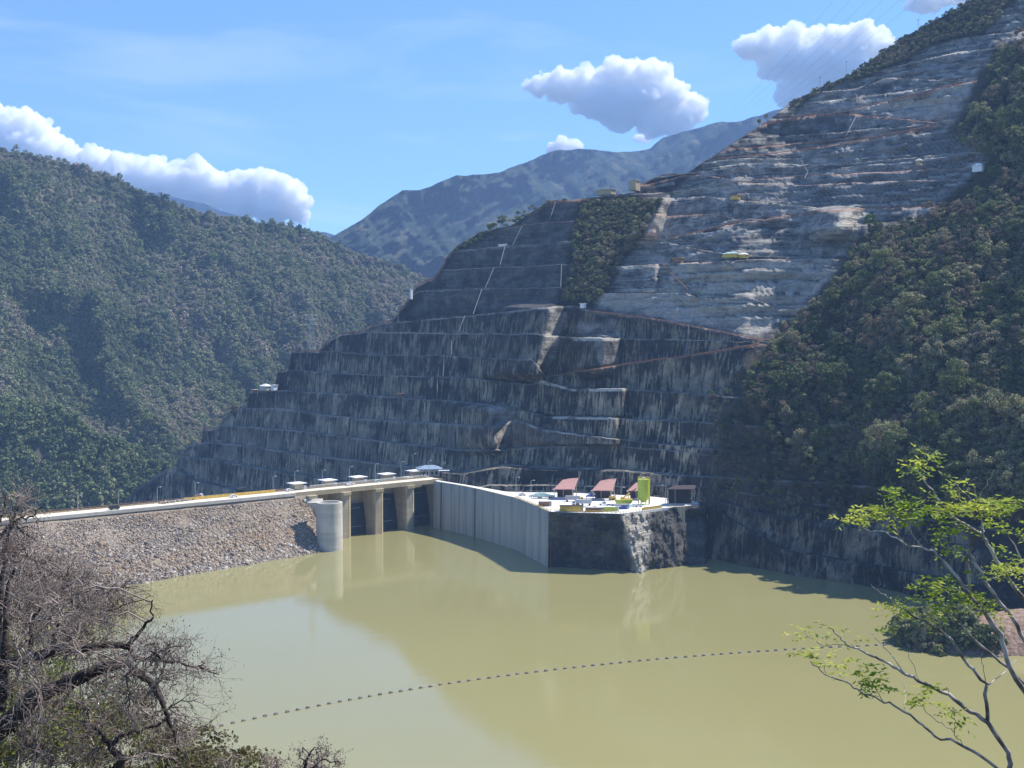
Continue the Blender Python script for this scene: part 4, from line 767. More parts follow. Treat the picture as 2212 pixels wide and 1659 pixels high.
rail('barrier_fence', [(p[0]-0.2, p[1]+.8, ZC) for p in yf[3:5]], 'yellow and white barrier at the right front of the yard below the silo', 'yellow', 1.5, 2, 2, 'fence', True)
rail('crest_railing', [SL(-200, 13.2, ZC+.0), SL(-2, 13.2, ZC)], 'thin dark railing along the valley side of the crest road', 'brown', 1.5, 3.5)
rail('crest_barrier', [SL(-80, 12.6, ZC), SL(-24, 12.6, ZC)], 'ochre barrier on the crest between the rubble and the huts', 'yellow', 1.6, 3, 2, 'fence', True)
rail('bridge_railing', [SL(-1, 13.0, ZC+1.0), SL(84, 13.0, ZC+1.0)], 'grey railing behind the huts on the spillway bridge', 'galv', 1.0, 3)
# ================================================================ yard sheds, silo
def shed(x, y, W_, L_, H_, rise, label, rz=0.0, mat='pink', walls=True, name='open_shed', cat='shed'):
    """open lean-to: roof sheet rising to the right and back, posts below"""
    u, v = full(x, y); r = empty(name, atZ(u, v, ZC), rz, label, cat); g = rise
    c_ = [(-W_/2, -L_/2, H_), (W_/2, -L_/2, H_), (W_/2+3.0, L_/2, H_+g*.85), (-W_/2+6.0, L_/2, H_+g*.72)]
    b = MB(); vs = c_+[(x_, y_, z_+.3) for x_, y_, z_ in c_]; b.add(vs, [(3, 2, 1, 0), (4, 5, 6, 7), (0, 1, 5, 4), (1, 2, 6, 5), (2, 3, 7, 6), (3, 0, 4, 7)]); rf = b.build('roof', M[mat], r)
    if mat == 'pink':
        for k in (0, 1): x_, y_, z_ = c_[k]; b = MB(); b.box(x_-.35, x_+.35, y_-.35, y_+.1, z_-.1, z_+.35); b.build('gutter_end', M['white'], rf)
    for (x_, y_, z_) in c_:
        b = MB(); b.box(x_*.86-.22, x_*.86+.22, y_*.86-.22, y_*.86+.22, 0, z_-.05+(0.05*g if y_ > 0 else 0)-0.0); b.build('post', M['conc'], r)
    if walls:
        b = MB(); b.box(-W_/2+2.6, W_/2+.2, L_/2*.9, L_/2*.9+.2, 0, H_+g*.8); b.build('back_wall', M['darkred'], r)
        for k in range(3): b = MB(); z_ = H_*(.35+.3*k); b.box(W_/2*.88, W_/2*.88+.15, -L_/2*.8, L_/2*.8, z_, z_+.25); b.build('side_beam', M['conc'], r)
    return r
shed(2218, 1962, 11.5, 13, 5.6, 5.6, 'leftmost red-roofed open shed in the yard'); shed(2368, 1966, 11.5, 12, 5.4, 6.0, 'middle red-roofed open shed in the yard')
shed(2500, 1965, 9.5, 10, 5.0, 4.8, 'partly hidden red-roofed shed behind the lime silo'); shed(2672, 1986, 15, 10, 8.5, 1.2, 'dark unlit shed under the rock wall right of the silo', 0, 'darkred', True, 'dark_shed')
u, v = full(2534, 1986); r = empty('storage_silo', atZ(u, v, ZC), 0, 'tall lime green silo standing on short legs at the yard edge', 'silo')
MB().cyl((0, 0), 3.2, 3.6, 13.6, 32).build('tank', M['lime'], r, True).modifiers.new('es', 'EDGE_SPLIT').split_angle = radians(40)
MB().cyl((0, 0), 1.0, 1.2, 3.6, 24, 3.2).build('cone', M['lime'], r, True)
for k in range(8): a_ = k*pi/4+.2; b = MB(); b.box(cos(a_)*3.05-.16, cos(a_)*3.05+.16, sin(a_)*3.05-.16, sin(a_)*3.05+.16, 0, 4.6); b.build('leg', M['lime'], r)
b = MB(); b.tube([(cos(t)*3.15, sin(t)*3.15, 14.7) for t in np.linspace(0, 2*pi, 25)], .07, 4); rl = b.build('top_rail', M['yellow'], r)
for k in range(10): a_ = k*pi/5; b = MB(); b.cyl((cos(a_)*3.15, sin(a_)*3.15), .05, 13.6, 14.7, 5); b.build('rail_post', M['yellow'], rl)
b = MB(); b.box(-.8, .8, -.6, .6, 13.6, 14.5); b.build('top_filter', M['white'], r)
b = MB(); b.box(2.9, 3.5, -.4, .4, .2, 13.6); b.build('ladder_cage', M['yellow'], r)
for k, zz in enumerate((6, 8.5, 11)): b = MB(); b.cyl((0, 0), 3.25, zz, zz+.14, 32); b.build('hoop', M['lime'], r)
# yard equipment
def truck(x, y, label, bed, cab='white', L=8, H=3, rz=0.0, name='flatbed_truck', cat='truck', cabside=-1):
    u, v = full(x, y); r = empty(name, atZ(u, v, ZC), rz, label, cat); q = L/2
    b = MB(); b.box(-q+(2.2 if cabside < 0 else 0), q-(2.2 if cabside > 0 else 0), -1.2, 1.2, 1.1, H); b.build('cargo_box', M[bed], r, bevel=.06)
    b = MB(); pr_ = [(-1, .6), (1, .6), (1, 2.5), (-.55, 2.5), (-1, 1.5)]; pr_ = [(cabside*(q-1)+(p if cabside < 0 else -p), z_) for p, z_ in pr_]; pr_ = pr_ if cabside < 0 else pr_[::-1]; b.side(pr_, -1.15, 1.15); cb = b.build('cab', M[cab], r, bevel=.06)
    b = MB(); b.box(cabside*(q-1)-.5, cabside*(q-1)+.5, -1.18, -1.14, 1.5, 2.3); b.build('window', M['glass'], cb)
    for sx in (-q+1, 0.5, q-1):
        for sy in (-1, 1): b = MB(); b.wheel((sx, sy*1.05, .5), .5, .3); b.build('wheel', M['tyre'], r)
    return r
def cont(x, y, label, mat, L=6, W_=2.4, H=2.6, rz=0.0, name='site_container', cat='container', leg=0.15, roof=None):
    u, v = full(x, y); r = empty(name, atZ(u, v, ZC), rz, label, cat); b = MB(); b.box(-L/2, L/2, -W_/2, W_/2, leg, H); bd = b.build('body', M[mat], r, bevel=.05)
    for k in range(int(L/1.2)): b = MB(); b.box(-L/2+.4+k*1.2, -L/2+.55+k*1.2, -W_/2-.06, -W_/2-.005, leg+.1, H-.1); b.build('rib', M[mat], bd)
    b = MB(); b.box(-L/2-.15, L/2+.15, -W_/2-.15, W_/2+.15, H+.01, H+.16); b.build('roof', M[roof or 'white'], r)
    b = MB(); b.box(L/2-1.2, L/2-.3, -W_/2-.05, -W_/2-.005, leg+.05, H-.5); b.build('door', M['grey'], bd); return r
truck(2262, 1975, 'grey box truck parked in front of the leftmost red shed', 'grey', 'yellow', 10, 3.2, 0.05, 'box_truck', cabside=1)
truck(2290, 1990, 'long pale grey box truck in the middle of the yard', 'galv', 'white', 10.5, 3.2, 0.0, 'box_truck')
cont(2146, 1992, 'ochre site cabin with white roof near the left of the yard', 'brown', 6.5, 4, 2.6, 0.1, 'site_cabin', 'cabin')
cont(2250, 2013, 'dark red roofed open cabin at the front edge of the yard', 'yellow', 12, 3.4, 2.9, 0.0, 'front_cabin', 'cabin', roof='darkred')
cont(2340, 2015, 'grey and ochre low container at the yard front', 'brown', 9, 2.6, 2.2, 0.02, roof='galv')
cont(2405, 2012, 'lime-striped container by the white post at the yard front', 'lime', 8, 2.6, 2.2, 0.05, roof='white')
cont(2445, 2004, 'navy container lying behind the white post', 'blue', 8, 2.4, 2.2, 0.12, roof='grey')
car(2376, 1989, 'white pickup with black windows below the middle red shed', 'white', 5.2, 1.9, 0.1, 'pickup', 'pickup_truck', kind='pickup'); car(2396, 1994, 'white car parked beside the white pickup in the yard', 'white', 4.4, 1.6, 0.5); car(2424, 1996, 'black car in front of the lime skip', 'black', 4.6, 1.6, 0.2)
car(2097, 1957, 'white car near the left yard lamp posts', 'white', 4.6, 1.6, 0.6); car(2056, 1952, 'white car at the narrow left tip of the yard', 'white', 4.4, 1.6, 0.5); car(2272, 1996, 'dark pickup with white load beside the pale box truck', 'black', 5.2, 1.9, 0.1, 'pickup', 'pickup_truck', kind='pickup'); car(2513, 1996, 'white car at the foot of the silo', 'white', 4.4, 1.6, .3)
# lime skip boat-like bin
u, v = full(2455, 1984); r = empty('lime_skip', atZ(u, v, ZC), 0.0, 'long lime yellow skip left of the silo', 'skip'); b = MB(); b.side([(-4, .4), (4, .4), (5, 2.2), (-5, 2.2)], -1.3, 1.3); b.build('bin', M['lime'], r, bevel=.05); b = MB(); b.box(-5.1, 5.1, -1.4, -1.25, 2.05, 2.3); b.build('rim', M['yellow'], r)
u, v = full(2135, 1962); r = empty('covered_load', atZ(u, v, ZC), 0.1, 'pale teal covered load on a low trailer at the yard left', 'trailer'); b = MB(); b.side([(-5, 1.1), (6, 1.1), (6.5, 1.5), (3, 2.6), (0, 3.3), (-3.5, 2.8), (-5, 1.7)], -1.6, 1.6); b.build('cover', M['teal'], r, bevel=.1); b = MB(); b.box(-5, 6, -1.2, 1.2, .7, 1.05); b.build('trailer_bed', M['grey'], r)
for sx in (-2, -.8, 4):
    for sy in (-1, 1): b = MB(); b.wheel((sx, sy*1.05, .45), .45, .3); b.build('wheel', M['tyre'], r)
u, v = full(2329, 1964); r = empty('blue_tent', atZ(u, v, ZC), 0, 'small dark blue pointed tent between the red sheds', 'tent'); b = MB(); b.add([(-3.2, -2, 1.3), (3.2, -2, 1.3), (3.2, 2, 1.3), (-3.2, 2, 1.3), (0, 0, 3.6)], [(0, 1, 4), (1, 2, 4), (2, 3, 4), (3, 0, 4), (3, 2, 1, 0)]); b.build('canopy', M['blue'], r)
for sx in (-2.8, 2.8):
    for sy in (-1.7, 1.7): b = MB(); b.cyl((sx, sy), .08, 0, 1.4, 6); b.build('pole', M['grey'], r)
u, v = full(2413, 1969); r = empty('excavator', atZ(u, v, ZC), 0.2, 'orange-brown excavator right of the middle red shed', 'excavator')
for sy in (-1, 1): b = MB(); b.side([(-1.9, .3), (-1.5, 0), (1.5, 0), (1.9, .3), (1.6, .8), (-1.6, .8)], sy*1.1-.3, sy*1.1+.3); b.build('track', M['tyre'], r)
b = MB(); b.box(-1.9, 1.4, -1.1, 1.1, .9, 2.1); b.build('body', M['yellow'], r, bevel=.1); b = MB(); b.box(.1, 1.3, -1.05, -.1, 2.1, 3.0); b.build('cab', M['white'], r, bevel=.08); b = MB(); b.tube([(1.2, .4, 1.8), (2.9, .4, 4.6), (2.2, .4, 6)], [.25, .22, .15], 6); b.build('boom', M['brown'], r)
u, v = full(2472, 1974); r = empty('crane_truck', atZ(u, v, ZC), 0.3, 'yellow telescopic crane with raised boom left of the silo', 'crane'); b = MB(); b.box(-4, 2, -1.2, 1.2, .8, 1.7); b.build('chassis', M['yellow'], r, bevel=.08); b = MB(); b.box(-4.2, -2.4, -1.1, .1, 1.7, 2.7); b.build('cab', M['yellow'], r, bevel=.08)
b = MB(); b.tube([(-2.5, .3, 2), (1.2, .3, 4.4)], .5, 6); b.build('boom', M['yellow'], r); b = MB(); b.tube([(1.0, .3, 4.3), (5, .3, 6.8)], .3, 6); b.build('boom_tip', M['black'], r)
for sx in (-3, 0, 1.4):
    for sy in (-1, 1): b = MB(); b.wheel((sx, sy*1.05, .55), .55, .35); b.build('wheel', M['tyre'], r)
u, v = full(2435, 2017); r = empty('marker_post', atZ(u, v, ZC), 0, 'thick white T-shaped post at the front edge of the yard', 'post'); b = MB(); b.box(-.3, .3, -.3, .3, 0, 3.4); b.build('shaft', M['white'], r, bevel=.04); b = MB(); b.box(-1.4, 1.4, -.25, .25, 2.9, 3.3); b.build('crossbar', M['white'], r)
for k, (x, y, l) in enumerate(((2370, 2006, 'pale heap of bagged material left of the navy container'), (2300, 1999, 'white stack of slabs behind the front cabin'), (2480, 1997, 'pale blue stack of sheets left of the silo foot'), (2345, 2000, 'white stack of bags in the centre of the yard'), (2545, 2003, 'white stack of blocks right of the silo legs'), (2175, 1960, 'white bags in the shade of the leftmost shed'))):
    u, v = full(x, y); r = empty('material_stack', atZ(u, v, ZC), k*.4, l, 'stack'); 
    for j in range(3): b = MB(); b.box(-2.2+.3*j, 2.2-.3*j, -1.1+.1*j, 1.1-.1*j, j*.45, j*.45+.43); b.build('layer', M['teal' if k == 2 else 'white'], r, bevel=.08)
# ================================================================ buoys
M['buoy'] = simple('float_drum', (0.16, 0.13, 0.11), 0.6, 0.3)
B0, B1, B2 = atZ(188, 733.5, 0), atZ(546, 671, 0), atZ(903, 644.5, 0)
def bz(t):
    # through three points, spacing even in the world
    a_, b_, c_ = (np.array(p) for p in (B0, B1, B2)); m_ = 2*b_-0.5*(a_+c_); return (1-t)**2*a_+2*(1-t)*t*m_+t*t*c_
ts = np.linspace(0, 1, 400); L_ = np.array([bz(t) for t in ts]); cum = np.concatenate([[0], np.cumsum(np.linalg.norm(np.diff(L_, axis=0), axis=1))])
nb = 75; pos = [np.array([np.interp(cum[-1]*i/(nb-1), cum, L_[:, k]) for k in range(3)]) for i in range(nb)]
b = MB(); b.tube([(p[0], p[1], 0.10) for p in pos], 0.05, 4); tag(b.build('boom_cable', M['grey']), 'thin cable joining the row of floats across the reservoir', 'cable')
bu = empty('float_buoy', (0, 0, 0), 0, 'small drum-shaped float on the line across the water', 'buoy', 'row of floats across the reservoir')
b = MB(); n_ = 12; vs = [(x_, r_*cos(2*pi*i/n_), 0.28+r_*sin(2*pi*i/n_)) for x_, r_ in ((-1.0, .42), (-.8, .66), (.8, .66), (1.0, .42)) for i in range(n_)]
b.add(vs, [(j*n_+i, j*n_+(i+1) % n_, (j+1)*n_+(i+1) % n_, (j+1)*n_+i) for j in range(3) for i in range(n_)]+[tuple(range(n_-1, -1, -1)), tuple(range(3*n_, 4*n_))]); b.build('drum', M['buoy'], bu)
b = MB(); b.box(-.35, .35, -.3, .3, .8, 1.15); b.build('cap', M['grey'], bu, bevel=.05)
for i, p in enumerate(pos):
    o = bu if i == 0 else copy_tree(bu); o.location = (p[0]+random.uniform(-.2, .2), p[1]+random.uniform(-.2, .2), 0); o.scale = (.62, .62, .62); o.rotation_euler = (0, 0, atan2(*(pos[min(i+1, nb-1)]-pos[max(i-1, 0)])[[1, 0]])+random.uniform(-.15, .15))
# ================================================================ things on the hill
def lattice_tower(loc, H, label, name='transmission_tower', w=6.0):
    r = empty(name, loc, 0.5, label, 'pylon'); lv = np.linspace(0, 1, 8)
    for sx, sy in ((-1, -1), (1, -1), (1, 1), (-1, 1)): b = MB(); b.tube([(sx*w/2*(1-.85*q), sy*w/2*(1-.85*q), H*q) for q in lv], .16, 4); b.build('leg', M['galv'], r)
    for k in range(7):
        q, q2 = lv[k], lv[k+1]; w0, w1 = w/2*(1-.85*q), w/2*(1-.85*q2)
        for s_ in (-1, 1): b = MB(); b.tube([(-w0, s_*w0, H*q), (w1, s_*w1, H*q2)], .09, 3); b.tube([(w0, s_*w0, H*q), (-w1, s_*w1, H*q2)], .09, 3); b.build('brace', M['galv'], r)
    for zz in (.72, .85, .97):
        b = MB(); b.tube([(-w*.95, 0, H*zz), (0, 0, H*zz+.9), (w*.95, 0, H*zz)], .13, 4); b.build('crossarm', M['galv'], r)
lattice_tower(Spt(672*K, 757*K, -1), 31, 'lattice power pylon on the bench at the left end of the hill')
# site buildings and plant on the benches
def hillbox(x, y, L, W_, H, mat, roof, label, name='site_shelter', cat='shelter', rz=-.7, gable=True, lift=0):
    p = Spt(x*K, y*K, 0); p = p+Vector((-.5, -.6, lift)); r = empty(name, p, rz, label, cat); b = MB(); b.box(-L/2, L/2, -W_/2, W_/2, -.5, H); b.build('wall', M[mat], r)
    q, w_ = L/2+.6, W_/2+.6; b = MB()
    if gable: b.add([(-q, -w_, H+.02), (q, -w_, H+.02), (q, w_, H+.02), (-q, w_, H+.02), (-q*.3, 0, H*1.5+.3), (q*.3, 0, H*1.5+.3)], [(0, 1, 5, 4), (1, 2, 5), (2, 3, 4, 5), (3, 0, 4), (3, 2, 1, 0)])
    else: b.box(-q, q, -w_, w_, H+.02, H+.3)
    b.build('roof', M[roof], r); return r
hillbox(1580, 555, 10, 4, 2.0, 'yellow', 'teal', 'yellow works shelter with a pale tent roof on the upper ramp'); hillbox(1607, 556, 5, 3.5, 1.8, 'yellow', 'white', 'small white tent beside the yellow works shelter', 'works_tent', 'tent')
hillbox(1466, 566, 7, 3, 2.4, 'brown', 'yellow', 'yellow container alone at the edge of the upper ramp', 'yellow_container', 'container', gable=False); hillbox(1590, 430, 6, 3, 2.2, 'yellow', 'orange', 'orange container on the ramp high on the hill', 'orange_container', 'container', gable=False)
hillbox(2114, 370, 6, 4, 3.0, 'white', 'white', 'white hut at the edge of the trees high on the right', 'white_hut', 'hut'); hillbox(1986-0, 476-120, 3, 3, 2.5, 'conc_tan', 'conc_pale', 'tan machine house on the pale bench high on the hill', 'machine_house', 'hut')
hillbox(1310, 420, 14, 6, 3.2, 'conc_tan', 'conc_pale', 'low tan building on the saddle behind the bushy gully', 'saddle_building', 'building', gable=False); hillbox(1372, 411, 6, 6, 7, 'conc_tan', 'conc_pale', 'square tan block on the saddle beside the low building', 'saddle_block', 'building', gable=False)
hillbox(576, 842, 8, 6, 3.2, 'conc_pale', 'white', 'white pyramid-roofed pavilion on the left bench tip', 'bench_pavilion', 'pavilion'); hillbox(594, 842, 4, 4, 3.8, 'white', 'white', 'white tank house right of the bench pavilion', 'tank_house', 'hut', gable=False); hillbox(553, 845, 5, 3, 1.2, 'orange', 'conc_pale', 'low orange barrier hut left of the bench pavilion', 'barrier_hut', 'hut', gable=False)
hillbox(1261, 664, 3, 3, 2.5, 'white', 'white', 'tiny white kiosk at the top of the dark gully', 'white_kiosk', 'kiosk', gable=False); hillbox(1087, 531, 7, 1.5, 1.0, 'white', 'white', 'white panel on the bench beside the stepped drain', 'white_signboard', 'signboard', gable=False)
hillbox(890, 645, 1.6, 1.6, 8.5, 'white', 'yellow', 'slim white and yellow banner mast on the left rim', 'banner_mast', 'mast', gable=False)
hillbox(865, 854, 6, 2, 1.2, 'brown', 'brown', 'rusty brown skip on a middle bench', 'rusty_skip', 'skip', gable=False); hillbox(2045*.64, 860, 3, 2, 1.6, 'white', 'white', 'white pickup-sized box on a middle bench', 'white_box', 'box', gable=False)
for x, y, h, l in ((1445, 376, 13, 'thin mast on the dark knoll'), (1581, 392, 20, 'thin mast on the bench right of the dark knoll'), (1771, 196, 11, 'lower thin mast on the grassy skyline'), (1828, 166, 12, 'middle thin mast on the grassy skyline'), (1935, 105, 8, 'upper thin mast on the grassy skyline'), (1983, 70, 10, 'topmost thin mast near the skyline cloud'), (735, 718, 7, 'short mast on the left bench rim'), (860, 693, 8, 'short pole near the banner mast'), (556, 848, 12, 'mast beside the barrier hut')):
    p = Spt(x*K, y*K+1, 0); r = empty('mast', p, 0, l, 'mast', None); MB().cyl((0, 0), .22, -2, h, 6, .12).build('pole', M['grey'], r); b = MB(); b.box(-.6, .6, -.25, .25, h, h+.5); b.build('head', M['grey'], r)
# stepped drains running down the benches
def pipe(pts, rad, label, mat='pipe', name='drain_pipe', off=1.6, cat='pipe'):
    Q = []
    for (x0, y0), (x1, y1) in zip(pts[:-1], pts[1:]):
        n = max(2, int(math.hypot(x1-x0, y1-y0)*K/3))
        for k in range(n): Q.append((x0+(x1-x0)*k/n, y0+(y1-y0)*k/n))
    Q.append(pts[-1]); P = []
    for x, y in Q: p = Spt(x*K, y*K); c_ = Vector((0, 0, CAMH)); s_ = 1-off/(p-c_).length; P.append(c_+(p-c_)*s_)
    b = MB(); b.tube(P, rad*.55, 5); return tag(b.build(name, M[mat]), label, cat)
pipe([(1128, 487), (1107, 530)], .45, 'highest run of the stepped drain near the hill rim'); pipe([(1091, 531), (1080, 572)], .45, 'second run of the stepped drain, between two upper benches'); pipe([(1067, 578), (1048, 622)], .5, 'third run of the stepped drain'); pipe([(1041, 624), (1022, 678)], .5, 'fourth run of the stepped drain'); pipe([(1004, 682), (990, 718)], .5, 'fifth run of the stepped drain')
pipe([(985, 720), (976, 735), (975, 766), (960, 770), (957, 812), (945, 814), (944, 862)], .42, 'lowest long zigzag run of the stepped drain'); pipe([(1200, 436), (1187, 476)], .35, 'thin drain at the top of the dark face'); pipe([(1213, 572), (1211, 620)], .45, 'pale drain at the right edge of the dark face'); pipe([(917, 868), (916, 909)], .35, 'short white pipe on a lower bench')
pipe([(1488, 700), (1482, 770)], .5, 'long pale seep pipe below the rusty ramp'); pipe([(1008, 905), (1050, 918)], .3, 'small pale pipe along a lower bench'); pipe([(1730, 345), (1745, 372), (1738, 385)], .5, 'curving hose high on the pale rock'); pipe([(1850, 250), (1828, 292), (1795, 290)], .4, 'long curved hose under the upper rusty ramp')
for k, (P_, l) in enumerate((([(1280, 672), (1410, 688), (1540, 712), (1640, 733)], 'rusty fence along the ramp in the middle of the hill'), ([(1217, 808), (1370, 783), (1533, 761), (1640, 742)], 'rusty fence along the lower rising ramp'), ([(1440, 516), (1520, 497), (1600, 477)], 'rusty fence on the ramp right of the bushy gully'), ([(1530, 344), (1649, 334), (1802, 312), (2021, 271)], 'long orange fence climbing across the upper rock'), ([(1640, 267), (1762, 245)], 'orange fence on the left upper bench'), ([(1827, 240), (1984, 201), (2080, 177)], 'orange fence of the highest ramp'), ([(1905, 254), (2021, 267)], 'orange fence descending to the trees'), ([(1432, 571), (1460, 600), (1486, 625)], 'orange stair fence falling diagonally through pale rock'))):
    pipe(P_, .5 if k != 7 else .8, l, 'orange', 'ramp_fence', 1.2, 'fence')
# power lines
for k in range(6):
    p0 = Vector(atY((1540+k*14)*K, (272-k*1)*K, 1500)); p1 = Vector(atY((1850+k*40)*K-0, -60*K, 620)); Q = []
    for j in range(25): t = j/24; q = p0.lerp(p1, t); q.z -= 14*4*t*(1-t)*.5; Q.append(q)
    b = MB(); b.tube(Q, 0.045, 4); tag(b.build('power_line', M['cable']), 'thin power line slanting up across the sky above the hill', 'power line', 'power lines above the hill')
# ================================================================ trees on the hill
def make_trees(meshes, mats_name, P, group, label, name, seed, s0=0.7, s1=1.3, trunk_h=5.0, cat='tree'):
    rng = np.random.default_rng(seed)
    tm = MB().tube([(0, 0, -2), (.2, .1, trunk_h*.5), (0, 0, trunk_h)], [.34, .26, .14], 6); t0 = tm.build('trunk', M['trunk'])
    tmesh = t0.data; bpy.data.objects.remove(t0)
    for i, p in enumerate(P):
        s = rng.uniform(s0, s1); r = bpy.data.objects.new(name, None); COL.objects.link(r); r.location = p; r.scale = (s, s, s*rng.uniform(.8, 1.25)); r.rotation_euler = (rng.normal(0, .06), rng.normal(0, .06), rng.uniform(0, 6.28)); r.empty_display_size = .5
        tag(r, label if isinstance(label, str) else label[i % len(label)], cat, group)
        for nm, me, z in (('trunk', tmesh, 0), ('crown', meshes[int(rng.integers(0, len(meshes)))], trunk_h)):
            o = bpy.data.objects.new(nm, me); COL.objects.link(o); o.parent = r; o.location = (0, 0, z)
def crowns(nm, n, r, h, nl, lf, mat, seed, **k): return [crown_mesh(nm, r, h, 15+3*i, nl, lf, seed+i, M[mat], **k) for i in range(n)]
CG = crowns('crown', 6, 4.9, 5.4, 2600, .34, 'leaf_near', 300, flat=1.0, hollow=.3); CD = crowns('crown', 5, 4.6, 5.6, 1700, .27, 'leaf_dry', 340, flat=1.1, hollow=.2); CB = crowns('crown', 2, 4.2, 4.0, 1200, .45, 'leaf_bright', 380); CO = crowns('crown', 1, 3.6, 3.6, 900, .42, 'leaf_bloom', 390)
def pts_in(poly, n, seed, gap, lift=0.0):
    P2 = np.array(pz(poly)); rng = np.random.default_rng(seed); out = []; tries = 0
    while len(out) < n and tries < 60000:
        tries += 1; u = rng.uniform(P2[:, 0].min(), P2[:, 0].max()); v = rng.uniform(P2[:, 1].min(), P2[:, 1].max())
        if polymask(np.array([u]), np.array([v]), P2, .5)[0] < .5: continue
        if any((u-a)**2+(v-b)**2 < gap*gap for a, b in out): continue
        out.append((u, v))
    return sorted(out, key=lambda q: q[1]), [Spt(u, v, lift) for u, v in sorted(out, key=lambda q: q[1])]
VEG = [(2150, 110), (2230, 90), (2320, 100), (2320, 1130), (2150, 1120), (1990, 1060), (1850, 1000), (1720, 980), (1690, 900), (1620, 870), (1600, 820), (1640, 770), (1700, 700), (1770, 640), (1820, 600), (1850, 530), (1900, 490), (2000, 470), (2080, 430), (2150, 400), (2180, 350), (2100, 320), (2060, 285), (2120, 230)]
_, PP = pts_in(VEG, 290, 11, 8.6, -3); rng = np.random.default_rng(2); kind = rng.random(len(PP)); kn = np.array([float(vn(p.x*.02, p.z*.025, 0, 5)) for p in PP])
g_ = [p for p, q, w_ in zip(PP, kind, kn) if q+w_*.7 < .72]; d_ = [p for p, q, w_ in zip(PP, kind, kn) if q+w_*.7 >= .72]
make_trees(CG, '', g_, 'green trees on the steep right slope', 'dense green tree on the steep slope right of the quarried rock', 'slope_tree', 21, .5, 1.75)
make_trees(CD, '', d_, 'dry trees on the steep right slope', 'dry grey-brown tree on the steep slope right of the quarried rock', 'dry_slope_tree', 22, .5, 1.5)
make_trees(CB, '', [Spt(2150*K, 382*K, -2), Spt(2165*K, 400*K, -2)], None, ['bright yellow-green tree just below the white hut', 'yellow-green tree among the dark crowns right of the white hut'], 'bright_tree', 23, .9, 1.1)
make_trees(CO, '', [Spt(2102*K, 590*K, 0)], None, 'orange-leaved tree among the green crowns on the right slope', 'orange_tree', 24, .8, .85)
make_trees(CB, '', [Spt(1880*K, 500*K, 1)], None, 'pale green tree at the lower left corner of the fold of rock', 'pale_tree', 28, .9, 1)
# undergrowth (uncountable) over the right slope, the gully and the skyline strip
und = bpy.data.collections.new('undergrowth_sources')
for i in range(6):
    me = crown_mesh('undergrowth', 3.0, 2.6, 12, 380, .42 if i < 4 else .34, 600+i, M['leaf_near'] if i < 4 else M['leaf_dry'], flat=.9, hollow=.2); und.objects.link(bpy.data.objects.new('undergrowth_tuft', me))
def under(name, poly, n, seed, label, s0, s1, lift=-.3):
    P2 = np.array(pz(poly)); rng = np.random.default_rng(seed); u = rng.uniform(P2[:, 0].min(), P2[:, 0].max(), n*3); v = rng.uniform(P2[:, 1].min(), P2[:, 1].max(), n*3); k = polymask(u+3*fbm(u*.06, v*.06, 0, 3, 8), v+3*fbm(u*.06, v*.06, 0, 3, 9), P2, .5) > .5; u, v = u[k][:n], v[k][:n]
    y = Sdepth(u, v)+ripple(u, v); a, b = ab(u, v); s = rng.uniform(s0, s1, len(u)); scatter(name, np.stack([a*y, y-1.5, CAMH+b*y+lift], -1), np.stack([s, s, s*rng.uniform(.8, 1.4, len(u))], -1), label, und, 6, seed)
under('slope_undergrowth', VEG, 5200, 91, 'dense undergrowth between the trees of the right slope', .5, 1.35); under('gully_undergrowth', [(1262, 432), (1430, 430), (1380, 505), (1330, 590), (1285, 650), (1215, 650), (1240, 560), (1238, 490)], 900, 92, 'dense scrub filling the gully between dark and pale rock', .35, .8)
under('skyline_grass', [(1690, 240), (1740, 203), (1800, 178), (1850, 152), (1890, 120), (1930, 94), (2000, 52), (2060, 20), (2110, -6), (2178, 0), (2150, 50), (2110, 72), (2050, 84), (2010, 96), (1950, 130), (1880, 160), (1800, 183), (1745, 212)], 1500, 93, 'grass and low scrub on the skyline strip at upper right', .3, .65); under('cliff_scrub', [(1530, 830), (1720, 860), (1800, 980), (1990, 1060), (1990, 1110), (1700, 1110), (1540, 1060)], 500, 94, 'sparse scrub on the brown cliff right of the yard', .3, .7)
# gully bushes
SH = crowns('foliage', 4, 2.8, 2.4, 520, .40, 'leaf_near', 400, flat=.8); SHD = crowns('foliage', 3, 2.6, 2.2, 380, .34, 'leaf_dry', 420, flat=.8)
def shrubs(P, label, group, name, seed, meshes, s0=.7, s1=1.3):
    rng = np.random.default_rng(seed)
    for i, p in enumerate(P):
        s = rng.uniform(s0, s1); me = meshes[int(rng.integers(0, len(meshes)))]; o = bpy.data.objects.new(name, me); COL.objects.link(o); o.location = p; o.scale = (s, s, s); o.rotation_euler = (0, 0, rng.uniform(0, 6.28)); tag(o, label, 'shrub', group)
GUL = [(1262, 432), (1430, 430), (1380, 505), (1330, 590), (1285, 650), (1225, 640), (1240, 560), (1238, 490)]
_, P1 = pts_in(GUL, 110, 31, 3.6, .5); shrubs([p for i, p in enumerate(P1) if i % 3], 'dark green shrub in the bushy gully between the dark and pale rock', 'green shrubs in the gully', 'gully_shrub', 32, SH); shrubs([p for i, p in enumerate(P1) if i % 3 == 0], 'dry brown shrub in the bushy gully between the dark and pale rock', 'dry shrubs in the gully', 'dry_gully_shrub', 33, SHD)
RID = [(1700, 228), (1740, 203), (1800, 178), (1850, 152), (1890, 120), (1930, 94), (2000, 52), (2060, 20), (2110, -6), (2175, 5), (2150, 50), (2110, 72), (2050, 84), (2010, 96), (1950, 130), (1880, 162), (1800, 188), (1745, 215)]
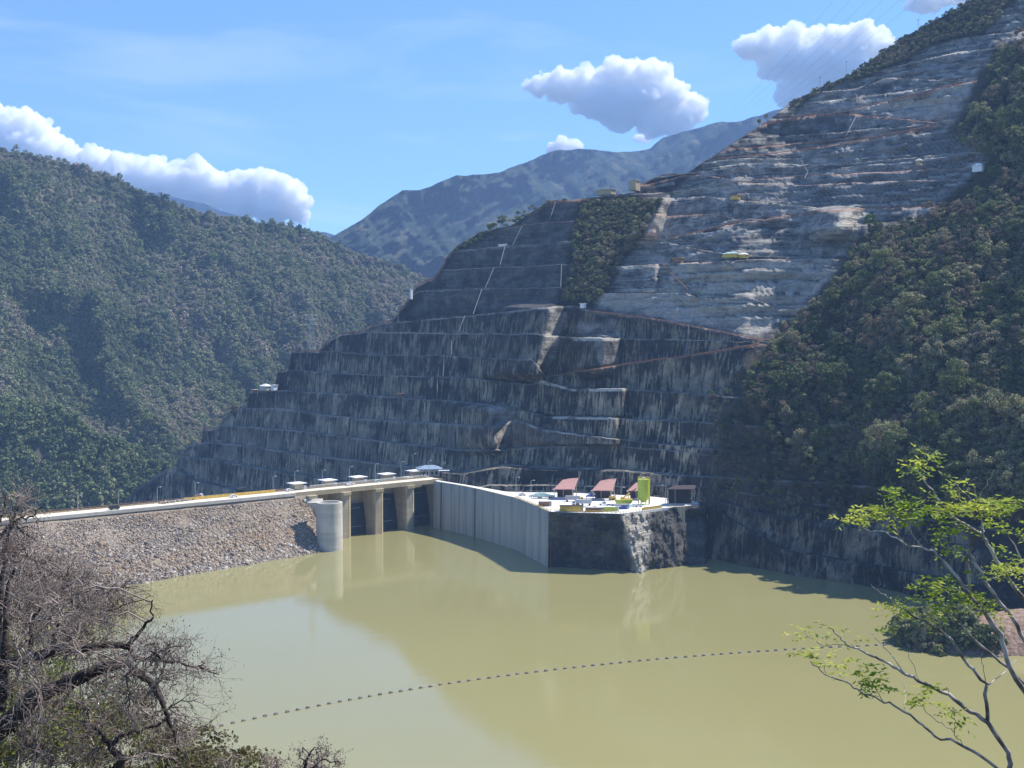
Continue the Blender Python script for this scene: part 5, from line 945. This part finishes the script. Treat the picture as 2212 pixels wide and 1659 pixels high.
_, P2 = pts_in(RID, 130, 41, 3.4, .2); shrubs([p for i, p in enumerate(P2) if i % 2], 'green shrub on the grassy skyline strip at upper right', 'green shrubs on the skyline', 'skyline_shrub', 42, SH, .6, 1.1); shrubs([p for i, p in enumerate(P2) if i % 2 == 0], 'dry tawny shrub on the grassy skyline strip at upper right', 'dry shrubs on the skyline', 'dry_skyline_shrub', 43, SHD, .6, 1.1)
LIP = [(2000, 380), (2150, 330), (2200, 290), (2212, 250)]
for k, (x, y, s_, l) in enumerate(((1060, 492, .95, 'rounded pale green tree at the left of the rim above the dark face'), (1085, 478, 1.0, 'largest pale green tree on the rim above the dark face'), (1120, 474, .8, 'pale green tree at the right of the rim group'), (1175, 447, .6, 'small dark round tree alone on the rim'), (1040, 512, .7, 'low dark tree below the rim group'), (1018, 522, .6, 'lowest dark bushy tree on the left rim'), (1220, 430, .55, 'thin pale tree on the flat top near the bushy gully'), (1640, 262, .45, 'small lone tree on the rim under the power lines'), (1655, 250, .4, 'tiny lone tree on the rim nearer the cloud'), (505, 882, .85, 'green tree at the tip of a lower left bench'), (1830, 165, .5, 'sparse tree on the skyline against the cloud'))):
    make_trees(CG if k % 2 else CB if k in (0, 2, 6) else CG, '', [Spt(x*K, y*K, -1.5)], None, l, 'rim_tree', 50+k, s_*.8, s_*.82, 3)
_, P3 = pts_in([(1530, 830), (1720, 860), (1800, 980), (1960, 1060), (1700, 1090), (1540, 1050)], 46, 61, 6, .5); shrubs(P3, 'scrubby dry bush clinging to the brown cliff right of the yard', 'bushes on the brown cliff', 'cliff_bush', 62, SHD, .5, 1.1)
_, P4 = pts_in([(960, 560), (1040, 500), (1160, 440), (1190, 436), (1150, 462), (1040, 512), (985, 548)], 26, 63, 3.5, .2); shrubs(P4, 'low shrub along the rim of the dark face', 'shrubs on the rim', 'rim_shrub', 64, SH, .5, .9)
make_trees(CD, '', [Spt(1700*K, 945*K, -2)], None, 'pale tan bare tree on the brown cliff', 'tan_tree', 66, .95, 1)
# bright tree in the forested valley
y_ = float(Mdepth(np.array([147.0]), np.array([420.0]))[0]); p = atY(147, 424, y_-15); make_trees(CB, '', [Vector(p)], None, 'bright lime green tree in the dark fold of the left forest', 'bright_forest_tree', 67, 2.0, 2.05)
# promontory bushes
pp = []
rng = np.random.default_rng(8)
for k in range(85):
    x = rng.uniform(150, 186); y = rng.uniform(452, 500); z = promz(x, y)
    if z > -.5 and x < 182+rng.uniform(-6, 6): pp.append(Vector((x, y, z+1.2)))
shrubs(pp, 'dark bush on the low point at the right water edge', 'bushes on the low point', 'shore_bush', 70, SH, 1.2, 2.2)
# ================================================================ near trees
def near_tree(name, label, limbs, depth, trunk_base, mat='bark'):
    r = empty(name, trunk_base, 0, label, 'tree'); return r
def P3d(u, v, y): return Vector(atY(u, v, y))
def limb(mb, px, y0, y1, r0, r1, wob=.02, seed=0):
    rnd = random.Random(seed); Q = []
    for i in range(len(px)-1):
        for k in range(4): t = k/4; Q.append((px[i][0]+(px[i+1][0]-px[i][0])*t, px[i][1]+(px[i+1][1]-px[i][1])*t))
    Q.append(px[-1]); n = len(Q); P = [P3d(u, v, y0+(y1-y0)*i/(n-1))+Vector((rnd.gauss(0, wob), rnd.gauss(0, wob), rnd.gauss(0, wob))) for i, (u, v) in enumerate(Q)]
    R = [r0+(r1-r0)*i/(n-1) for i in range(n)]; mb.tube(P, R, 7); return P, R
TW = {'v': [], 'f': [], 'n': 0}
def twig(S, p, d, L, r, rnd, depth, droop=.0, seg=4, kids=(3, 5)):
    """recursive fine twigs as three-sided tubes collected in S"""
    P = [p]; q = p.copy(); dd = d.copy()
    for k in range(seg):
        dd = (dd+Vector((rnd.gauss(0, .22), rnd.gauss(0, .22), rnd.gauss(0, .22)-droop))).normalized(); q = q+dd*(L/seg); P.append(q.copy())
    a = dd.cross(Vector((.3, .5, .8))).normalized(); b = dd.cross(a)
    for i, pt in enumerate(P):
        rr = r*(1-.75*i/seg)
        for k in range(3): S['v'].append(pt+(a*cos(2.094*k)+b*sin(2.094*k))*rr)
    n0 = S['n']
    for i in range(seg):
        for k in range(3): S['f'].append((n0+i*3+k, n0+i*3+(k+1) % 3, n0+i*3+3+(k+1) % 3, n0+i*3+3+k))
    S['n'] += 3*(seg+1)
    if depth > 0:
        for j in range(rnd.randint(*kids)):
            i = rnd.randint(1, seg); nd = (dd+Vector((rnd.gauss(0, .8), rnd.gauss(0, .8), rnd.gauss(0, .7)))).normalized(); twig(S, P[i], nd, L*rnd.uniform(.45, .75), r*.6, rnd, depth-1, droop, max(2, seg-1), kids)
    else: S.setdefault('tips', []).append(P[-1])
def zl(p): return [(x*.1721, 482.5+y*.1721) for x, y in p]
m_, nt, bs, _ = newmat('twig_bark'); c = mix(nt, ramp(nt, noise(nt, 1.2, 4), [(0.38, 0), (0.62, 1)]), (0.10, 0.080, 0.068), (0.34, 0.28, 0.245)); nt.links.new(c, bs.inputs['Base Color']); bs.inputs['Roughness'].default_value = 0.9; M['twig'] = m_
m_, nt, bs, _ = newmat('seed_pods'); c = mix(nt, ramp(nt, noise(nt, 2.2, 4), [(0.38, 0), (0.62, 1)]), (0.07, 0.035, 0.026), (0.22, 0.14, 0.11)); nt.links.new(c, bs.inputs['Base Color']); bs.inputs['Roughness'].default_value = 0.9; M['pods'] = m_
def pods(name, tips, mat, parent, size, k, seed, spread=.05):
    rng = np.random.default_rng(seed); T = np.repeat(np.array([tuple(t) for t in tips]), k, 0); n = len(T); T = T+rng.normal(0, spread, (n, 3)); a = rng.normal(size=(n, 3)); a /= np.linalg.norm(a, axis=1)[:, None]; a[:, 2] -= .4; b = np.cross(a, rng.normal(size=(n, 3))); b /= np.linalg.norm(b, axis=1)[:, None]
    s = size*rng.uniform(.5, 1.3, (n, 1)); V = np.stack([T, T+a*s+b*s*.35, T+a*s*2, T+a*s-b*s*.35], 1).reshape(-1, 3); o = npmesh(name, V, np.arange(4*n).reshape(-1, 4), mat); setp(o, parent); return o
def bare(name, label, limbs, Dp, region, nspray, seed, tw_r=.012, L=.8, rest=(3, 4), pod=1, droop=.05, extra_tips=None, group=None):
    rnd = random.Random(seed); base = P3d(limbs[0][0][0][0], limbs[0][0][0][1], Dp); bx_, by_ = base.x, base.y; r = empty(name, (bx_-.6, by_, bankz(bx_-.6, by_)), 0, label, 'tree', group)
    S = {'v': [], 'f': [], 'n': 0}; nodes = []; trunk = None
    for i, (px, r0, r1, dy) in enumerate(limbs):
        mb = MB(); P, R = limb(mb, px, Dp+dy[0], Dp+dy[1], r0, r1, .02, seed+i)
        if i == 0: P0 = P[0]; mb.tube([Vector((bx_-.6, by_, bankz(bx_-.6, by_)-.5)), Vector((bx_-.5, by_, (P0.z+bankz(bx_, by_))/2)), P0], [r0*1.7, r0*1.3, r0], 8)
        o = mb.build('trunk' if i == 0 else 'limb', M['bark'], None, True); setp(o, r); nodes += list(zip(P, R))
    reg = zl(region); ru = [p[0] for p in reg]; rv = [p[1] for p in reg]; cnt = 0; tries = 0
    while cnt < nspray and tries < nspray*30:
        tries += 1; u = rnd.uniform(min(ru), max(ru)); v = rnd.uniform(min(rv), max(rv))
        if polymask(np.array([u]), np.array([v]), reg, .5)[0] < .5: continue
        cnt += 1; tg = P3d(u, v, Dp+rnd.uniform(-2.2, 2.6)); best = min(nodes, key=lambda q: (q[0]-tg).length_squared); p0 = best[0]; dv = tg-p0; n = 5; Q = []
        for k in range(n+1): t = k/n; q = p0+dv*t; q += Vector((rnd.gauss(0, .05), rnd.gauss(0, .05), rnd.gauss(0, .05)+.12*sin(pi*t)*dv.length))*(1 if 0 < k else 0); Q.append(q)
        for i in range(n):
            pass
        a = dv.normalized().cross(Vector((.3, .5, .8))).normalized(); b = dv.normalized().cross(a)
        for i, q in enumerate(Q):
            rr = tw_r*2.2*(1-.5*i/n)
            for k in range(3): S['v'].append(q+(a*cos(2.094*k)+b*sin(2.094*k))*rr)
        n0 = S['n']
        for i in range(n):
            for k in range(3): S['f'].append((n0+i*3+k, n0+i*3+(k+1) % 3, n0+i*3+3+(k+1) % 3, n0+i*3+3+k))
        S['n'] += 3*(n+1)
        for q in (Q[2], Q[3], Q[4], Q[5]): twig(S, q, (dv.normalized()+Vector((rnd.gauss(0, .7), rnd.gauss(0, .7), rnd.gauss(0, .6)))).normalized(), L*rnd.uniform(.5, 1.1), tw_r, rnd, 2, droop, 4, rest)
        if rnd.random() < .5: nodes.append((Q[3], .02))
    o = npmesh('twigs', np.array([tuple(v) for v in S['v']]), np.array(S['f']), M['twig']); setp(o, r)
    if pod: pods('seed_clusters', S['tips'], M['pods'], r, .028, pod, seed)
    return r
L1 = [(zl([(-220, 1640), (0, 1430), (100, 1350), (200, 1240), (330, 1190), (480, 1130), (560, 1090), (700, 1050), (760, 1070), (870, 1160), (950, 1280), (1000, 1420), (1040, 1560)]), .24, .02, (0, -.6)),
      (zl([(-60, 1080), (200, 1010), (330, 965), (450, 970), (600, 945), (700, 942), (750, 970), (790, 1020), (880, 1025), (1000, 1050), (1150, 1080), (1270, 1120)]), .13, .012, (.4, .2)),
      (zl([(735, 955), (800, 885), (850, 825), (885, 770), (880, 680)]), .055, .012, (.3, .1)),
      (zl([(0, 1320), (30, 1200), (20, 1050), (40, 860), (35, 720), (45, 620), (80, 500)]), .12, .03, (.3, .8)),
      (zl([(640, 1700), (720, 1610), (640, 1540), (590, 1450), (530, 1400)]), .10, .04, (-.5, -.6)), (zl([(640, 1530), (700, 1470), (800, 1450), (880, 1420), (960, 1380)]), .06, .02, (-.5, -.3)),
      (zl([(60, 1400), (130, 1480), (200, 1560), (300, 1640)]), .08, .03, (0, .3)), (zl([(170, 1010), (190, 900), (180, 800), (250, 700)]), .07, .02, (.5, .7)), (zl([(310, 970), (320, 860), (360, 790)]), .06, .02, (.4, .5)), (zl([(480, 1130), (430, 1180), (380, 1240)]), .05, .02, (0, .3))]
bare('gnarled_tree', 'large gnarled leafless tree with mossy dark limbs in the left foreground', L1, 26, [(0, 700), (200, 640), (450, 640), (600, 780), (700, 900), (900, 930), (1060, 920), (1180, 1010), (1230, 1130), (1150, 1300), (1150, 1450), (1050, 1560), (1000, 1659), (0, 1659)], 230, 3, tw_r=.0105, L=.62, rest=(2, 3), pod=2)
L2 = [(zl([(-80, 1300), (-10, 900), (10, 700), (15, 480), (60, 240), (110, 130)]), .10, .02, (0, 0)), (zl([(0, 320), (60, 245), (180, 320), (210, 340)]), .05, .014, (0, -.2)), (zl([(0, 230), (30, 140), (20, 50)]), .04, .012, (0, .1)), (zl([(60, 240), (110, 215), (190, 200), (220, 150), (255, 140)]), .035, .010, (0, 0))]
bare('lichen_tree', 'thin bare tree with orange-brown tips at the left edge', L2, 31, [(0, 60), (130, 40), (170, 120), (230, 330), (120, 480), (300, 600), (0, 700)], 60, 11, tw_r=.011, L=.6, rest=(2, 3), pod=3)
L3 = [(zl([(300, 1500), (330, 1200), (400, 900), (480, 760), (520, 650)]), .07, .015, (0, 0)), (zl([(400, 900), (300, 720), (250, 560), (200, 470)]), .04, .012, (0, .2)), (zl([(430, 840), (600, 760), (760, 700), (880, 660)]), .035, .010, (0, -.2))]
bare('grey_tree', 'pale grey twiggy tree behind the gnarled one', L3, 38, [(130, 420), (260, 420), (420, 500), (600, 590), (760, 600), (860, 650), (760, 740), (560, 900), (200, 950), (80, 600)], 150, 12, tw_r=.014, L=.9, rest=(2, 4), pod=1)
L4 = [([(300, 830), (303, 775), (308, 755), (314, 748)], .06, .015, (0, 0)), ([(303, 775), (322, 760), (340, 763)], .04, .01, (0, 0)), ([(306, 768), (300, 755), (298, 748)], .02, .008, (0, 0))]
bare('low_bare_tree', 'small leafless crown poking up at the bottom edge', L4, 30, [((296-0)/.1721, (752-482.5)/.1721), (310/.1721, (746-482.5)/.1721), (335/.1721, (753-482.5)/.1721), (346/.1721, (765-482.5)/.1721), (340/.1721, (775-482.5)/.1721), (298/.1721, (775-482.5)/.1721)], 16, 13, tw_r=.009, L=.32, rest=(2, 3), pod=4)
for k, (u, v, lab, sd_) in enumerate(((235, 768, 'tiny bare twigs at the bottom edge right of the gnarled tree', 14), (272, 766, 'small bare sprig at the bottom edge left of the low bare crown', 15))):
    bare('bare_sapling', lab, [([(u, v+60), (u+2, v+8), (u+6, v-8)], .03, .008, (0, 0))], 30, [((u-16)/.1721, (v-8-482.5)/.1721), ((u+16)/.1721, (v-8-482.5)/.1721), ((u+20)/.1721, (v+10-482.5)/.1721), ((u-20)/.1721, (v+10-482.5)/.1721)], 7, sd_, tw_r=.008, L=.3, pod=2)
# low brush filling the bank under the bare trees
M['leaf_brush'] = leafmat('brush_leaves', [(0.05, 0.045, 0.03), (0.13, 0.11, 0.05), (0.14, 0.17, 0.035), (0.24, 0.27, 0.06)], big=0.35, trans=.35)
BR = [crown_mesh('foliage', 1.5, 1.3, 16, 1500, .055, 500+i, M['leaf_brush'], flat=.8, hollow=.2) for i in range(3)]
BRP = [(5, 700, 33), (32, 705, 30), (55, 690, 34), (20, 735, 29), (48, 742, 31), (75, 748, 30), (95, 725, 34), (110, 755, 30), (130, 740, 34), (150, 760, 31), (-5, 665, 36), (165, 772, 29), (15, 768, 27), (60, 772, 28), (40, 640, 40), (8, 610, 42), (80, 665, 40), (120, 700, 40), (200, 776, 32), (235, 780, 32), (185, 760, 34)]
BL2 = ['olive brush at the left edge beneath the dark leaning trunk', 'brown brush on the left edge above the mossy limb', 'pale brush cut by the bottom edge below the bright bush', 'small olive brush at the bottom edge under the left corner limb', 'thin olive brush between the two thick limbs at far left', 'grey brush high on the left edge behind the twigs', 'highest olive brush at the left edge near the dam boulders', 'brush showing through the middle of the gnarled crown', 'brush showing through the right half of the gnarled crown', 'low leafy sprig at the bottom edge right of the gnarled tree', 'rightmost low leafy sprig beside the low bare crown', 'olive brush at the water side foot of the gnarled tree']
BL = ['yellow-green leafy bush in the lower left corner', 'olive bush under the mossy limb', 'tall olive brush behind the thick limb', 'tawny brush at the left bottom edge', 'bright yellow-green bush below the mossy limb', 'tawny bush under the fork of the gnarled tree', 'brown brush behind the fork of the gnarled tree', 'olive brush at the foot of the right limb', 'grey-brown brush right of the fork', 'low olive bush right of the right limb']
for k, (u, v, y) in enumerate(BRP):
    p = P3d(u, v, y); me = BR[k % 3]; o = bpy.data.objects.new('bank_bush', me); COL.objects.link(o); o.location = p; s_ = .75+.35*random.random(); o.scale = (s_, s_, s_*.9); o.rotation_euler = (0, 0, k)
    if k < len(BL): tag(o, BL[k], 'bush')
    else: tag(o, BL2[(k-len(BL)) % len(BL2)], 'bush', 'brush under the bare trees')
    st = MB(); st.tube([(0, 0, -.3), (.1, 0, bankz(p.x, p.y)-p.z)], [.03, .06], 5); st.build('stem', M['bark'], o)
# right sapling
def zr(p): return [(761.9+x*.2027, 431.7+y*.2027) for x, y in p]
DS = 9.5; m_, nt, bs, _ = newmat('sapling_bark'); c = mix(nt, ramp(nt, noise(nt, 6, 5), [(0.4, 0), (0.62, 1)]), (0.12, 0.10, 0.085), (0.50, 0.45, 0.40)); nt.links.new(c, bs.inputs['Base Color']); bs.inputs['Roughness'].default_value = 0.8; M['sap'] = m_
BRN = [([(1225, 1700), (1215, 1580), (1110, 1430), (1000, 1360), (920, 1300), (800, 1240), (700, 1190), (600, 1130), (520, 1090), (420, 1050), (370, 1000), (340, 965)], .055, .007), ([(1200, 1700), (1160, 1659), (1000, 1550), (850, 1500), (790, 1450), (700, 1380), (600, 1330), (500, 1290), (400, 1230), (310, 1200), (240, 1130)], .035, .006),
       ([(1110, 1430), (1105, 1250), (1020, 1150), (930, 1020), (850, 960), (740, 900), (640, 830), (590, 800), (535, 755)], .042, .006), ([(1300, 1290), (1220, 1160), (1180, 1000), (1060, 850), (1000, 770), (920, 660), (850, 590), (720, 560), (610, 500), (460, 465)], .055, .006),
       ([(1320, 1080), (1240, 920), (1180, 850), (1100, 740), (1050, 640), (1020, 600)], .045, .02), ([(1320, 880), (1200, 700), (1120, 570), (1090, 510), (960, 440), (880, 350), (800, 240), (760, 190)], .05, .008), ([(1090, 510), (1080, 430), (1050, 350), (980, 280), (950, 250)], .02, .006),
       ([(1020, 780), (1015, 600), (1050, 520), (1080, 490)], .035, .018), ([(1320, 720), (1240, 560), (1210, 480)], .02, .006), ([(930, 860), (980, 950), (1060, 1040), (1220, 1170), (1300, 1250)], .015, .025), ([(420, 1050), (300, 1052), (210, 1000)], .009, .005),
       ([(700, 1190), (640, 1100), (560, 1020), (540, 985)], .010, .005), ([(700, 1390), (705, 1300), (700, 1230)], .008, .004), ([(950, 1480), (890, 1440), (860, 1430), (800, 1370), (780, 1340)], .009, .004), ([(1000, 1550), (950, 1490), (955, 1420), (940, 1380)], .009, .004), ([(600, 1330), (560, 1270), (520, 1210)], .008, .004), ([(310, 1200), (315, 1150)], .005, .003), ([(880, 1010), (870, 900)], .008, .005), ([(850, 590), (880, 520), (860, 400)], .012, .005), ([(720, 560), (640, 460), (590, 400)], .010, .005), ([(850, 590), (760, 470), (690, 360)], .012, .005), ([(800, 580), (700, 440), (670, 320)], .010, .005), ([(1100, 740), (1200, 700), (1260, 660)], .012, .005), ([(1180, 850), (1080, 830), (900, 760)], .014, .005), ([(1060, 850), (960, 820), (850, 760)], .012, .005), ([(1110, 1250), (1180, 1200), (1250, 1130)], .012, .006), ([(1105, 1250), (1090, 1150), (1080, 1100)], .008, .004), ([(930, 1300), (910, 1250)], .006, .004), ([(780, 1230), (740, 1130), (720, 1090)], .006, .003), ([(1060, 330), (1110, 260), (1140, 190)], .010, .004), ([(1060, 350), (1045, 240)], .007, .004)]
b0 = P3d(*zr([(1225, 1700)])[0], DS); gz = bankz(b0.x+.5, DS)
sap = empty('leafy_sapling', (b0.x+.5, DS, gz), 0, 'slender sapling with fresh yellow-green leaves in the right foreground', 'tree')
for i, (px, r0, r1) in enumerate(BRN):
    mb = MB(); P, R = limb(mb, zr(px), DS+(i*37 % 11-5)*.05*(i > 2), DS+(i*53 % 13-6)*.09*(i > 0), r0*.38, r1*.55, .006, 700+i)
    if i == 0: mb.tube([Vector((b0.x+.5, DS, gz-.2)), Vector((b0.x+.1, DS, (gz+P[0].z)/2)), P[0]], [.05, .035, .021], 8)
    if i in (3, 4, 5, 8): mb.tube([P[0], P[0]+Vector((.5, .1, -1.2)), Vector((b0.x+.6, DS, gz))], [r0*.38, r0*.42, .03], 7)
    o = mb.build('trunk' if i == 0 else 'branch', M['sap'], None, True); setp(o, sap)
M['leaf_sap'] = leafmat('sapling_leaves', [(0.14, 0.24, 0.03), (0.42, 0.48, 0.07), (0.70, 0.68, 0.16), (0.75, 0.64, 0.22)], big=1.6, trans=.5)
CL = [(780, 150, 60, 70), (960, 260, 45, 50), (670, 320, 60, 90), (550, 390, 60, 80), (450, 430, 45, 50), (520, 440, 40, 30), (700, 400, 90, 130), (850, 370, 80, 130), (980, 390, 80, 130), (1110, 390, 90, 140), (1240, 370, 60, 70), (1150, 335, 40, 30), (900, 470, 80, 90), (930, 570, 55, 40), (1250, 480, 60, 60), (1160, 575, 20, 8), (1240, 670, 80, 110), (1150, 690, 60, 60), (850, 750, 80, 130), (930, 800, 70, 100), (1060, 820, 70, 100), (860, 890, 60, 60), (680, 870, 80, 110), (1130, 900, 50, 50), (215, 990, 35, 34), (340, 965, 20, 14), (490, 1000, 35, 12), (560, 985, 25, 16), (245, 1125, 32, 34), (380, 1140, 50, 60), (520, 1205, 75, 110), (660, 1270, 35, 26), (800, 1280, 50, 60), (760, 1330, 35, 34), (930, 1385, 45, 50), (965, 1425, 40, 30), (720, 370, 40, 40), (320, 1025, 45, 16), (600, 1240, 30, 20), (770, 195, 30, 20)]
rng = np.random.default_rng(17); TP, TA = [], []
for cx, cy, rr, n in CL:
    n = int(n*1.5)
    for k in range(max(2, n//7)):   # sprays of leaflets along short rachises
        a_, q = rng.uniform(0, 2*pi), rng.uniform(0, 1)**.6; uu = cx+rr*q*cos(a_); vv = cy+rr*.8*q*sin(a_); (u, v), = zr([(uu, vv)]); p = np.array(atY(u, v, DS+rng.normal(0, .18))); dr = rng.normal(size=3)*np.array([1, 1, .35]); dr[2] -= .12; dr /= np.linalg.norm(dr); sd_ = np.cross(dr, [0, 0, 1]); sd_ /= np.linalg.norm(sd_)+1e-6; Lr = rng.uniform(.09, .17)
        for j in range(8): sg = 1 if j % 2 else -1; TP.append(p+dr*Lr*(j/7)); TA.append(dr*.45+sd_*sg*.8+rng.normal(0, .22, 3))
T = np.array(TP); A2 = np.array(TA); A2 /= np.linalg.norm(A2, axis=1)[:, None]; nn_ = np.cross(A2, rng.normal(0, .35, A2.shape)+np.array([0, 0, 1])*.0+rng.normal(0, 1, A2.shape)*.3+np.array([0, .0, 1])); nn_ /= np.linalg.norm(nn_, axis=1)[:, None]
s = rng.uniform(.015, .033, (len(T), 1)); V = np.stack([T, T+A2*s*.8+nn_*s*.42, T+A2*s*2.0, T+A2*s*.8-nn_*s*.42], 1).reshape(-1, 3); o = npmesh('leaves', V, np.arange(len(V)).reshape(-1, 4), M['leaf_sap']); setp(o, sap)
# ================================================================ clouds (closed bodies of vapour)
vm = bpy.data.materials.new('cloud_vapour'); vm.use_nodes = True; nt = vm.node_tree; nt.nodes.clear(); vo = nt.nodes.new('ShaderNodeOutputMaterial'); pv = nt.nodes.new('ShaderNodeVolumeScatter'); pv.inputs['Color'].default_value = (1, 1, 1, 1); pv.inputs['Density'].default_value = 0.026; pv.inputs['Anisotropy'].default_value = 0.0; nt.links.new(pv.outputs[0], vo.inputs['Volume'])
tex = bpy.data.textures.new('cloud_noise', 'CLOUDS'); tex.noise_scale = 190; tex.noise_depth = 4; tex2 = bpy.data.textures.new('cloud_fine', 'CLOUDS'); tex2.noise_scale = 60; tex2.noise_depth = 3; tex3 = bpy.data.textures.new('cloud_finest', 'CLOUDS'); tex3.noise_scale = 26; tex3.noise_depth = 2
def cloud(blobs, D, label, seed, vox=12, amp=130):
    """blobs: (x, y, r) in the 2212 reading"""
    rng = np.random.default_rng(seed); V = []; Fc = []; nb = 0
    import bmesh
    bmx = bmesh.new(); bmesh.ops.create_icosphere(bmx, subdivisions=2, radius=1); sv = np.array([v.co[:] for v in bmx.verts]); sf = np.array([[v.index for v in f.verts] for f in bmx.faces]); bmx.free()
    k = D/F
    for x, y, r in blobs:
        c_ = np.array(atY(x*K, y*K, D)); R = r*K*k
        bl = [(c_, R)]
        for j in range(13):
            d_ = rng.normal(size=3); d_ /= np.linalg.norm(d_); d_[2] = abs(d_[2])*.9-.15; d_[1] -= .2; r2 = R*rng.uniform(.25, .48); c3 = c_+d_*R*.8; bl.append((c3, r2))
            for j2 in range(4): e_ = rng.normal(size=3); e_ /= np.linalg.norm(e_); e_[1] -= .3; bl.append((c3+e_*r2*.85, r2*rng.uniform(.25, .5)))
        for j in range(3): d_ = rng.normal(size=3); d_ /= np.linalg.norm(d_); bl.append((c_+d_*R*rng.uniform(.95, 1.12)*np.array([1.1, 1, .8]), R*rng.uniform(.14, .26)))
        for c2, R2 in bl: V.append(sv*R2*np.array([1, 1, .85])+c2); Fc.append(sf+nb); nb += len(sv)
    V = np.concatenate(V); ctr_ = V.mean(0); o = npmesh('cumulus_cloud', V-ctr_, np.concatenate(Fc), vm); o.location = ctr_
    m1 = o.modifiers.new('r', 'REMESH'); m1.mode = 'VOXEL'; m1.voxel_size = vox
    for t_, s_ in ((tex, amp), (tex2, amp*.75), (tex3, amp*.38)): d1 = o.modifiers.new('d', 'DISPLACE'); d1.texture = t_; d1.strength = s_; d1.mid_level = .5; d1.texture_coords = 'LOCAL'
    m2 = o.modifiers.new('r2', 'REMESH'); m2.mode = 'VOXEL'; m2.voxel_size = vox*.75
    tag(o, label, 'cloud', kind='stuff')
    return o
cloud([(1165, 185, 28), (1215, 190, 40), (1270, 185, 42), (1330, 175, 52), (1385, 170, 48), (1420, 165, 34), (1300, 215, 55), (1370, 220, 60), (1440, 220, 50), (1490, 235, 38), (1410, 262, 42), (1340, 250, 45), (1460, 262, 40)], 11000, 'broad white cumulus above the far mountain', 1)
cloud([(1615, 105, 32), (1665, 105, 46), (1720, 110, 55), (1790, 110, 58), (1850, 90, 46), (1890, 100, 36), (1760, 150, 60), (1820, 150, 50), (1680, 140, 40), (1730, 190, 45), (1710, 205, 36)], 10500, 'large white cumulus touching the hill skyline', 2)
cloud([(-20, 290, 70), (30, 280, 55), (80, 295, 45), (60, 340, 70), (120, 335, 45), (160, 345, 34), (210, 355, 40), (260, 370, 48), (310, 380, 50), (370, 395, 52), (425, 385, 46), (460, 410, 50), (510, 410, 48), (560, 405, 48), (610, 420, 48), (640, 440, 32), (300, 410, 40), (420, 430, 44), (520, 440, 45), (590, 455, 42), (650, 465, 24)], 11500, 'long bank of cumulus behind the left mountain ridge', 3, 14)
cloud([(1990, 8, 24), (2030, -5, 34), (2080, -10, 36), (2000, -10, 25)], 10000, 'small cloud cut by the top edge at right', 4)
cloud([(1215, 308, 18), (1240, 318, 22), (1195, 320, 14)], 12000, 'small puff above the far mountain peak', 5, 12, 60)
cloud([(1395, 300, 14), (1380, 298, 10)], 12000, 'tiny puff under the broad cumulus', 6, 10, 40)
# ================================================================ haze
hm = bpy.data.materials.new('haze_air'); hm.use_nodes = True; nt = hm.node_tree; nt.nodes.clear(); vo = nt.nodes.new('ShaderNodeOutputMaterial'); pv = nt.nodes.new('ShaderNodeVolumePrincipled'); pv.inputs['Color'].default_value = (0.38, 0.60, 1.0, 1); pv.inputs['Density'].default_value = HAZE; pv.inputs['Anisotropy'].default_value = 0.1; nt.links.new(pv.outputs[0], vo.inputs['Volume'])
b = MB(); b.box(-4600, 4900, -320, 8200, -130, 1500); tag(b.build('haze', hm), 'blue haze filling the valley air', kind='stuff')
